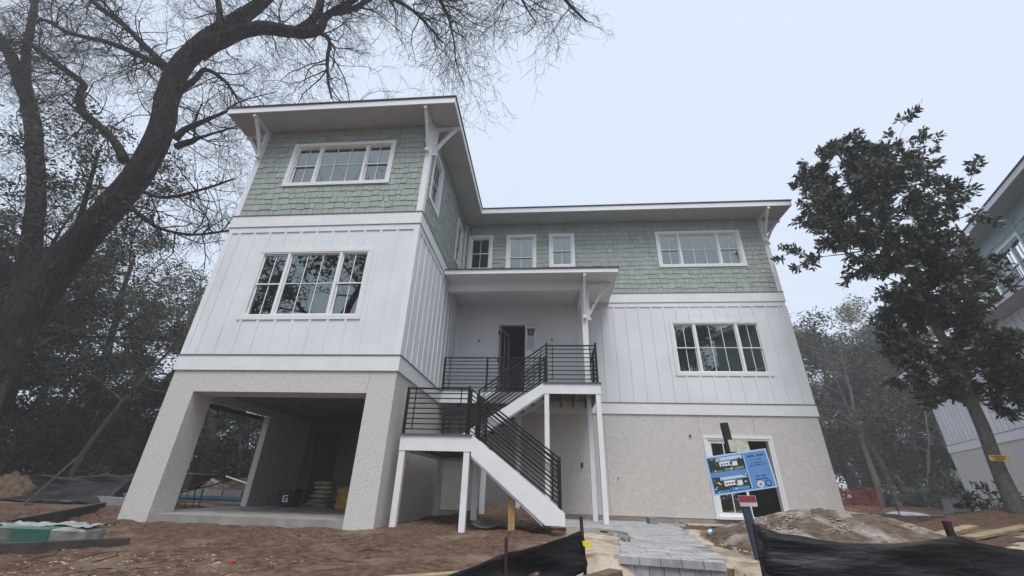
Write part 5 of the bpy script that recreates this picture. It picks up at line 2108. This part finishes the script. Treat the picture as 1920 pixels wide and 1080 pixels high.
    # permit above, notice below
    def paper(u, v, w, h, a, ma, name, n=0.0):
        b = MB()
        Uu, Vv = Vector((math.cos(a), 0, math.sin(a))), Vector((-math.sin(a), 0, math.cos(a)))
        c2 = Vector((u, Y + 0.02 - n, v))
        b.prism([c2 - Uu * w - Vv * h, c2 + Uu * w - Vv * h, c2 + Uu * w + Vv * h, c2 - Uu * w + Vv * h], (0, -0.004, 0))
        return b.build(name, ma, root)
    paper(5.575, 1.185, 0.125, 0.075, R(4), M['paper'], 'permit_sheet')
    paper(5.548, 0.528, 0.105, 0.062, R(1), M['whitepaper'], 'notice_sheet')
    paper(5.546, 0.552, 0.099, 0.034, R(1), M['redpaper'], 'notice_heading', 0.005)


sign()


# ------------------------------------------------------------------ garage contents
def garage_things():
    x, y = -3.72, 3.55
    root = thing('black_bin', 'black plastic bin with a white letter G in the garage', 'bin', (x, y, 0))
    b = MB()
    b.hexa([(x - 0.17, y - 0.17, 0), (x + 0.17, y - 0.17, 0), (x + 0.17, y + 0.17, 0), (x - 0.17, y + 0.17, 0),
            (x - 0.22, y - 0.22, 0.40), (x + 0.22, y - 0.22, 0.40), (x + 0.22, y + 0.22, 0.40), (x - 0.22, y + 0.22, 0.40)])
    b.build('body', M['binblack'], root)
    b = MB()
    b.box(x - 0.24, x + 0.24, y - 0.24, y - 0.215, 0.37, 0.43)
    b.box(x - 0.24, x + 0.24, y + 0.215, y + 0.24, 0.37, 0.43)
    b.box(x - 0.24, x - 0.215, y - 0.215, y + 0.215, 0.37, 0.43)
    b.box(x + 0.215, x + 0.24, y - 0.215, y + 0.215, 0.37, 0.43)
    b.build('rim', M['binblack'], root)
    g = MB()
    f = Face((x, y - 0.185, 0), (1, 0, 0), (0, -1, 0))
    for a_, b_, c_, d_ in ((-0.055, 0.065, 0.255, 0.28), (-0.075, -0.045, 0.14, 0.26), (-0.055, 0.065, 0.12, 0.145), (0.04, 0.065, 0.145, 0.205), (0.0, 0.065, 0.19, 0.21)):
        n0 = (c_ - 0.0) / 0.4 * 0.05
        f.box(g, a_, b_, c_, d_, 0.0, n0 * 0.4 + 0.018)
    g.build('letter_mark', M['pvc'], root)
    # bags of mortar in two leaning stacks
    rr = random.Random(4)
    n = 0
    ordn = ['lowest', 'second', 'third', 'fourth', 'fifth', 'sixth']
    for s, (sx, sy, cnt) in enumerate(((-3.05, 4.0, 6), (-2.55, 4.25, 5))):
        for k in range(cnt):
            b = MB()
            z = 0.105 * k
            ox, oy = rr.uniform(-0.05, 0.05), rr.uniform(-0.05, 0.05)
            rings = 7
            L, W, H = 0.27, 0.19, 0.052
            for i in range(rings):
                t = -1 + 2 * i / (rings - 1)
                k2 = (1 - abs(t) ** 4) ** 0.5 * 0.9 + 0.1
                for j in range(10):
                    a = 2 * math.pi * j / 10
                    ca_, sa_ = math.cos(a), math.sin(a)
                    b.v.append((sx + ox + L * t, sy + oy + W * math.copysign(abs(ca_) ** 0.6, ca_) * (0.85 + 0.15 * k2), z + H + H * math.copysign(abs(sa_) ** 0.7, sa_) * k2))
            for i in range(rings - 1):
                for j in range(10):
                    j2 = (j + 1) % 10
                    b.f.append((i * 10 + j, i * 10 + j2, (i + 1) * 10 + j2, (i + 1) * 10 + j))
            b.f.append(tuple(range(9, -1, -1)))
            b.f.append(tuple((rings - 1) * 10 + j for j in range(10)))
            o = b.build('mortar_bag', M['bag'], smooth=True)
            tag(o, '%s tan bag from the floor in the %s garage stack' % (ordn[k], 'left' if s == 0 else 'right'), 'bag', 'mortar bags stacked in the garage')
    x, y = -2.15, 3.45
    root = thing('amber_crate', 'amber yellow crate standing beside the right garage column', 'crate', (x, y, 0))
    for i in range(5):
        b = MB()
        b.box(x - 0.24 + i * 0.097, x - 0.24 + i * 0.097 + 0.088, y - 0.012, y + 0.012, 0.0, 0.46)
        b.build('slat', M['crate'], root)
    for z in (0.05, 0.24, 0.42):
        b = MB()
        b.box(x - 0.25, x + 0.25, y - 0.03, y - 0.013, z - 0.03, z + 0.03)
        b.build('rail', M['crate'], root)
    b = MB()
    b.box(x - 0.24, x + 0.24, y + 0.013, y + 0.3, 0.0, 0.44)
    b.build('body', M['crate'], root)


garage_things()


# ------------------------------------------------------------------ left yard
def wheelbarrow():
    x, y = -6.35, 3.1
    root = thing('wheelbarrow', 'dark wheelbarrow parked beyond the open garage bay', 'wheelbarrow', (x, y, -0.1))
    t = MB()
    # tray: open tub with sloped sides
    x0, x1, y0, y1 = x - 0.62, x + 0.42, y - 0.34, y + 0.34
    zt, zb = 0.70, 0.36
    top = [(x0, y0, zt + 0.03), (x1, y0, zt), (x1, y1, zt), (x0, y1, zt + 0.03)]
    bot = [(x0 + 0.34, y0 + 0.13, zb), (x1 - 0.24, y0 + 0.13, zb), (x1 - 0.24, y1 - 0.13, zb), (x0 + 0.34, y1 - 0.13, zb)]
    t.v = top + bot
    t.f = [(4, 5, 6, 7), (0, 1, 5, 4), (1, 2, 6, 5), (2, 3, 7, 6), (3, 0, 4, 7)]
    o = t.build('tray', M['steel'], root)
    o.modifiers.new('t', 'SOLIDIFY').thickness = 0.012
    b = MB()
    for a, c in zip(top, top[1:] + top[:1]):
        b.tube([a, c], 0.014, 6)
    b.build('rim', M['steel'], root)
    for s in (-1, 1):
        h = MB()
        h.tube([(x0 + 0.02, y + s * 0.06, 0.16), (x - 0.1, y + s * 0.2, 0.31), (x + 0.45, y + s * 0.27, 0.43), (x + 0.85, y + s * 0.3, 0.58)], 0.02, 6)
        h.build('handle', M['woodhandle'], root)
        h = MB()
        h.tube([(x + 0.1, y + s * 0.22, 0.35), (x + 0.18, y + s * 0.25, -0.09), (x + 0.34, y + s * 0.25, -0.09), (x + 0.30, y + s * 0.24, 0.40)], 0.014, 6)
        h.build('leg', M['tray'], root)
    w = MB()
    cx, cz = x0 + 0.02, 0.10
    w.tube([(cx + 0.15 * math.cos(a), y, cz + 0.15 * math.sin(a)) for a in np.linspace(0, 2 * math.pi, 21)], 0.048, 8, cap=False)
    wh = w.build('wheel', M['rubber'], root, smooth=True)
    w = MB()
    w.tube([(cx, y - 0.06, cz), (cx, y + 0.06, cz)], 0.09, 12)
    w.build('rim_disc', M['steel'], wh)


wheelbarrow()


def low_board(name, a, b, z0, z1, th, ma, label, cat='form board'):
    o = MB()
    o.bar((a[0], a[1], (z0 + z1) / 2), (b[0], b[1], (z0 + z1) / 2), th, z1 - z0)
    ob = o.build(name, ma)
    md = ob.modifiers.new('edge', 'BEVEL')
    md.width = 0.006
    return tag(ob, label, cat)


low_board('form_board', (-3.4, -5.0), (-1.66, -2.98), -0.32, -0.02, 0.05, M['form'], 'dark form board at the lower left under the green tub')
low_board('form_board', (-4.0, -2.4), (-7.2, 1.9), -0.30, 0.05, 0.06, M['form'], 'long dark form board running back to the left stucco column')
low_board('form_board', (-6.5, 2.2), (-11.5, 3.6), -0.1, 0.14, 0.06, M['block'], 'grey form board behind the long dark one')
low_board('brown_kerb_block', (1.05, -3.2), (0.35, -4.4), -0.45, -0.13, 0.22, M['formtop'], 'brown earth-stained kerb block at the bottom edge left of the fence', 'kerb block')
low_board('yellow_plank', (2.35, -3.35), (1.35, -4.05), -0.20, -0.12, 0.09, M['lumber'], 'yellow pine plank lying behind the bottom centre fence', 'plank')
for i in range(3):
    a, b = Vector((3.78, -2.55, 0)), Vector((3.0, -3.75, 0))
    p0, p1 = a.lerp(b, i / 3 + 0.01), a.lerp(b, (i + 1) / 3 - 0.01)
    low_board('kerb_stone', p0, p1, -0.5, -0.17, 0.16, M['formtop'], ['brown kerb stone touching the paver step', 'middle brown kerb stone left of the paver step', 'brown kerb stone nearest the bottom edge'][i], 'kerb stone')['group'] = 'kerb stones left of the step'
GBK = 'grey blocks in a row beyond the garage'
for i in range(9):
    x = -11.3 + i * 0.62
    y = 5.0 + 0.05 * i
    if i in (3,):
        continue
    b = MB()
    b.box(x, x + 0.6, y, y + 0.2, -0.05, 0.30 + 0.01 * (i % 2))
    o = b.build('garden_block', M['block'])
    tag(o, 'grey concrete block, number %s from the left in the low row past the garage' % ['one', 'two', 'three', 'four', 'five', 'six', 'seven', 'eight', 'nine'][i], 'block', GBK)


def green_tub():
    root = thing('green_tub', 'long green mixing tub with a crumpled grey sheet at the lower left', 'tub', (-2.6, -3.3, 0))
    # tub axis from far left to right
    A = at(-60, 1003, 'Y', -3.45)
    B = at(92, 1005, 'Y', -3.25)
    Cc = at(160, 1003, 'Y', -2.95)
    n = np.array([-0.25, 1.0, 0])
    n /= np.linalg.norm(n)
    t = MB()
    w, h = 0.34, 0.085
    def sec(p, hh, sp):
        z = p[2]
        return [np.array([p[0], p[1], z - h]), np.array([p[0], p[1], z - h]) + n * w, np.array([p[0], p[1], z + hh]) + n * (w + sp), np.array([p[0], p[1], z + hh]) - n * sp]
    s0, s1 = sec(A, 0.09, 0.05), sec(B, 0.075, 0.04)
    t.hexa([s0[0], s1[0], s1[1], s0[1], s0[3], s1[3], s1[2], s0[2]])
    o = t.build('tub_body', M['green'], root)
    o.modifiers.new('edge', 'BEVEL').width = 0.012
    e = MB()
    s2 = sec(Cc, 0.05, 0.02)
    e.hexa([s1[0], s2[0], s2[1], s1[1], s1[3], s2[3], s2[2], s1[2]])
    o = e.build('tub_end', M['greycloth'], root)
    o.modifiers.new('edge', 'BEVEL').width = 0.02
    # crumpled sheet on top
    g = MB()
    N1, N2 = 26, 12
    for i in range(N1):
        for j in range(N2):
            tt, ss = i / (N1 - 1), j / (N2 - 1)
            p = A * (1 - tt) + Cc * tt if False else (np.array(A) * (1 - tt) + np.array(Cc) * tt)
            q = p + n * (ss * (w + 0.06) - 0.03)
            hgt = 0.085 - 0.02 * tt + 0.06 * abs(noise.noise(Vector((q[0] * 5, q[1] * 5, 3)))) * (0.3 + tt) + 0.03 * noise.noise(Vector((q[0] * 13, q[1] * 13, 5)))
            g.v.append((q[0], q[1], q[2] + hgt))
    for i in range(N1 - 1):
        for j in range(N2 - 1):
            g.f.append((i * N2 + j, (i + 1) * N2 + j, (i + 1) * N2 + j + 1, i * N2 + j + 1))
    g.build('crumpled_sheet', M['greycloth'], root)


green_tub()


def drape(name, corners, ma, label, cat, seed, amp=0.08, N=22):
    b = MB()
    c = [np.array(q, float) for q in corners]
    for i in range(N):
        for j in range(N):
            u, v = i / (N - 1), j / (N - 1)
            p = c[0] * (1 - u) * (1 - v) + c[1] * u * (1 - v) + c[2] * u * v + c[3] * (1 - u) * v
            p[2] += amp * noise.noise(Vector((p[0] * 2.5, p[1] * 2.5, seed))) + amp * 0.4 * noise.noise(Vector((p[0] * 7, p[1] * 7, seed)))
            b.v.append(tuple(p))
    for i in range(N - 1):
        for j in range(N - 1):
            b.f.append((i * N + j, (i + 1) * N + j, (i + 1) * N + j + 1, i * N + j + 1))
    o = b.build(name, ma, smooth=True)
    o.modifiers.new('thickness', 'SOLIDIFY').thickness = 0.006
    return tag(o, label, cat)


drape('black_sheet', [(-10.2, 1.4, 0.02), (-7.9, 2.6, 0.02), (-8.0, 3.2, 0.55), (-10.6, 2.0, 0.10)], M['fabric'], 'black plastic sheet crumpled in front of the soil heap', 'plastic sheet', 4)
drape('black_sheet', [(-12.2, 2.6, 0.02), (-9.4, 3.7, 0.02), (-9.6, 4.3, 0.35), (-12.3, 3.1, 0.25)], M['fabric'], 'dark plastic sheet laid over the bank before the wood', 'plastic sheet', 6)
o = MB().tube([(-8.3, 1.1, -0.1), (-8.75, 1.9, 0.55), (-9.0, 2.4, 1.0)], 0.024, 6).build('leaning_pole', M['form'])
tag(o, 'thin brown pole leaning against the soil heap', 'pole')
o = MB().tube([(-7.5, 3.2, 0.15), (-7.5, 3.2, 0.62)], 0.05, 8).build('pipe_stub', M['fabric'])
tag(o, 'dark pipe stub with a white rag on its top', 'pipe')
o = MB().tube([(-7.5, 3.2, 0.62), (-7.5, 3.2, 0.70)], [0.075, 0.06], 8).build('white_rag', M['pvc'])
tag(o, 'white rag draped over the dark pipe stub', 'rag')
o = MB().tube([at(424, 893, 'Y', 6.2), at(462, 906, 'Y', 5.9)], 0.022, 8).build('pvc_pipe', M['pvc'])
tag(o, 'white plastic pipe sloping up beside the garage inner wall', 'pipe')
o = MB().bar(at(352, 882, 'Y', 7.6), at(362, 852, 'Y', 7.6), 0.07, 0.05, up=(0, 1, 0)).build('wooden_stake', M['lumber'])
tag(o, 'yellowish wooden stake leaning by the pale tree trunk', 'stake')
for i in range(3):
    p0, p1 = (-8.9 + i * 0.08, 4.15 - 0.13 * i, 0.02 + 0.07 * i), (-4.9 + 0.1 * i, 4.35 - 0.1 * i, 0.01 + 0.07 * i)
    o = MB().bar(p0, p1, 0.14, 0.06).build('blue_board', M['blue'] if i else M['pvc'])
    tag(o, ['whitish foam board lowest in the pile past the garage', 'blue foam board in the middle of the pile past the garage', 'blue foam board on top of the pile past the garage'][i], 'board', 'foam boards behind the wheelbarrow')

# metal plate under the stairs
pl_ = MB()
N = 10
for i in range(N):
    for j in range(6):
        u, v = i / (N - 1), j / 5
        x = 1.62 + 0.5 * u + 0.1 * v
        y = 0.55 + 0.75 * v - 0.15 * u
        pl_.v.append((x, y, ground_h(x, y, False) + 0.05 + 0.14 * (u - 0.5) ** 2 * 2))
for i in range(N - 1):
    for j in range(5):
        pl_.f.append((i * 6 + j, (i + 1) * 6 + j, (i + 1) * 6 + j + 1, i * 6 + j + 1))
o = pl_.build('metal_sheet', M['steel'], smooth=True)
o.modifiers.new('thickness', 'SOLIDIFY').thickness = 0.006
tag(o, 'curved grey metal sheet lying on the dirt under the stairs', 'metal sheet')

# black landscape edging bent around the sand bed, with a faded red strip
ed = MB()
ep = [(3.35, 0.55), (3.75, 0.62), (4.1, 0.5), (4.3, 0.15), (4.32, -0.3), (4.2, -0.75)]
es, _ = smooth_path([np.array([x, y, -0.08]) for x, y in ep], [1] * 6, 5)
for a, b in zip(es, es[1:]):
    ed.bar(a, b, 0.02, 0.13)
tag(ed.build('bed_edging', M['joint']), 'curved grey edging strip around the sandy bed left of the walk', 'edging')
o = MB().tube([(3.2, 0.75, -0.06), (3.5, 0.72, -0.04), (3.9, 0.62, -0.05), (4.12, 0.5, -0.06)], 0.022, 6).build('red_hose', M['woodhandle'])
tag(o, 'faded red hose lying along the curved edging', 'hose')
o = MB().tube([at(612 * 0 + 433, 1055, 'Z', -0.14) + np.array([0, 0, 0.0]), at(441, 1053, 'Z', -0.11)], [0.03, 0.008], 7).build('red_litter', M['orange'])
tag(o, 'small red scrap of plastic lying on the dirt', 'litter')
o = MB().tube([(5.68, 0.1, 0.02), (5.74, 0.1, 0.05)], [0.035, 0.03], 8).build('pale_ball', M['signborder'])
tag(o, 'small pale blue ball on the rubble by the sign', 'ball')
o = MB().box(5.35, 5.55, 3.0, 3.35, -0.1, 0.06).build('rubble_block', M['block'])
tag(o, 'broken grey block lying at the corner of the walk', 'block')


# ------------------------------------------------------------------ right yard
def right_yard():
    # orange safety net
    root = thing('safety_net', 'orange-red plastic safety net sagging beyond the house corner', 'safety net', (17.5, 9.5, 0))
    P0, P1, P2 = at(1575, 925, 'Y', 12.0), at(1618, 922, 'Y', 12.0), at(1645, 930, 'Y', 12.0)
    x0, x1 = P0[0], P2[0]
    b = MB()
    for i in range(13):
        x = x0 + (x1 - x0) * i / 12
        b.tube([(x, 12 + 0.1 * math.sin(i), 0.15), (x + 0.05, 12 + 0.1 * math.sin(i + 1), 0.80 + 0.16 * math.sin(i * 0.9))], 0.011, 4)
    for j in range(10):
        z = 0.2 + j * 0.085
        b.tube([(x0 + (x1 - x0) * i / 8, 12 + 0.1 * math.sin(i * 1.5), z + 0.05 * math.sin(i + j)) for i in range(9)], 0.010, 4)
    b.build('mesh', M['orange'], root)
    for x in (x0, x1):
        b = MB()
        b.tube([(x, 12.05, 0), (x, 12.05, 1.25)], 0.02, 6)
        b.build('stake', M['stake'], root)
    # pink flag
    p = at(1688, 965, 'Y', 6.5)
    b = MB()
    b.tube([p + np.array([0, 0, -0.3]), p + np.array([-0.04, 0, 0.30])], [0.012, 0.02], 4)
    tag(b.build('pink_flag', M['orange']), 'thin pinkish-red marker flag in front of the white tarp', 'flag')
    # white tarp over a bundle
    c = at(1702, 968, 'Y', 7.5)
    b = MB()
    N = 20
    for i in range(N):
        for j in range(N):
            u, v = -1 + 2 * i / (N - 1), -1 + 2 * j / (N - 1)
            hh = 0.40 * max(0, 1 - max(abs(u), abs(v)) ** 5) * (0.8 + 0.2 * math.cos(u * 2)) + 0.05 * noise.noise(Vector((u * 3, v * 3, 1)))
            b.v.append((c[0] + u * 0.72, c[1] + v * 0.5, c[2] - 0.28 + hh))
    for i in range(N - 1):
        for j in range(N - 1):
            b.f.append((i * N + j, (i + 1) * N + j, (i + 1) * N + j + 1, i * N + j + 1))
    o = b.build('white_tarp', M['tarp'], smooth=True)
    o.modifiers.new('t', 'SOLIDIFY').thickness = 0.01
    tag(o, 'white tarp thrown over a low bundle behind the dirt mound', 'tarp')
    # block pile
    g = 'grey blocks piled before the neighbouring house'
    for (u, v, w, lab) in ((1772, 968, 0.45, 'leftmost grey block of the pile before the neighbouring house'), (1795, 968, 0.5, 'middle bottom grey block of the pile before the neighbouring house'),
                           (1818, 968, 0.5, 'rightmost grey block of the pile before the neighbouring house'), (1790, 952, 0.42, 'grey block set second high on the pile before the neighbouring house'),
                           (1786, 943, 0.38, 'topmost grey block of the pile before the neighbouring house')):
        p = at(u, v, 'Y', 10.0)
        b = MB()
        b.box(p[0] - w / 2, p[0] + w / 2, 10.0 - 0.2, 10.2, p[2] - 0.17, p[2] + 0.13)
        o = b.build('stone_block', M['block'])
        tag(o, lab, 'block', g)
    # planks on the sand
    for i, (a, b_, z) in enumerate((((10.3, 0.9), (12.3, 1.9), 0.03), ((10.8, 0.5), (12.9, 1.3), 0.03), ((9.9, 1.3), (11.6, 2.3), 0.03))):
        o = MB().bar((a[0], a[1], ground_h(*a) + z), (b_[0], b_[1], ground_h(*b_) + z), 0.22, 0.04).build('loose_plank', M['lumber'])
        tag(o, ['middle tan plank lying behind the dirt mound', 'tan plank lying nearest the right silt fence', 'tan plank lying farthest back behind the dirt mound'][i], 'plank', 'planks behind the mound')


right_yard()

# ------------------------------------------------------------------ mist
hz = MB()
hz.box(-151, 151, -151, 151, -2.6, 27)
hm = bpy.data.materials.new('haze')
hm.use_nodes = True
hn, hl = hm.node_tree.nodes, hm.node_tree.links
hn.remove(hn['Principled BSDF'])
pv = hn.new('ShaderNodeVolumePrincipled')
pv.inputs['Color'].default_value = (0.95, 0.97, 1.0, 1)
pv.inputs['Density'].default_value = 0.0030
hl.new(pv.outputs[0], hn['Material Output'].inputs['Volume'])
tag(hz.build('haze', hm), 'thin winter mist over the whole lot', kind='stuff')
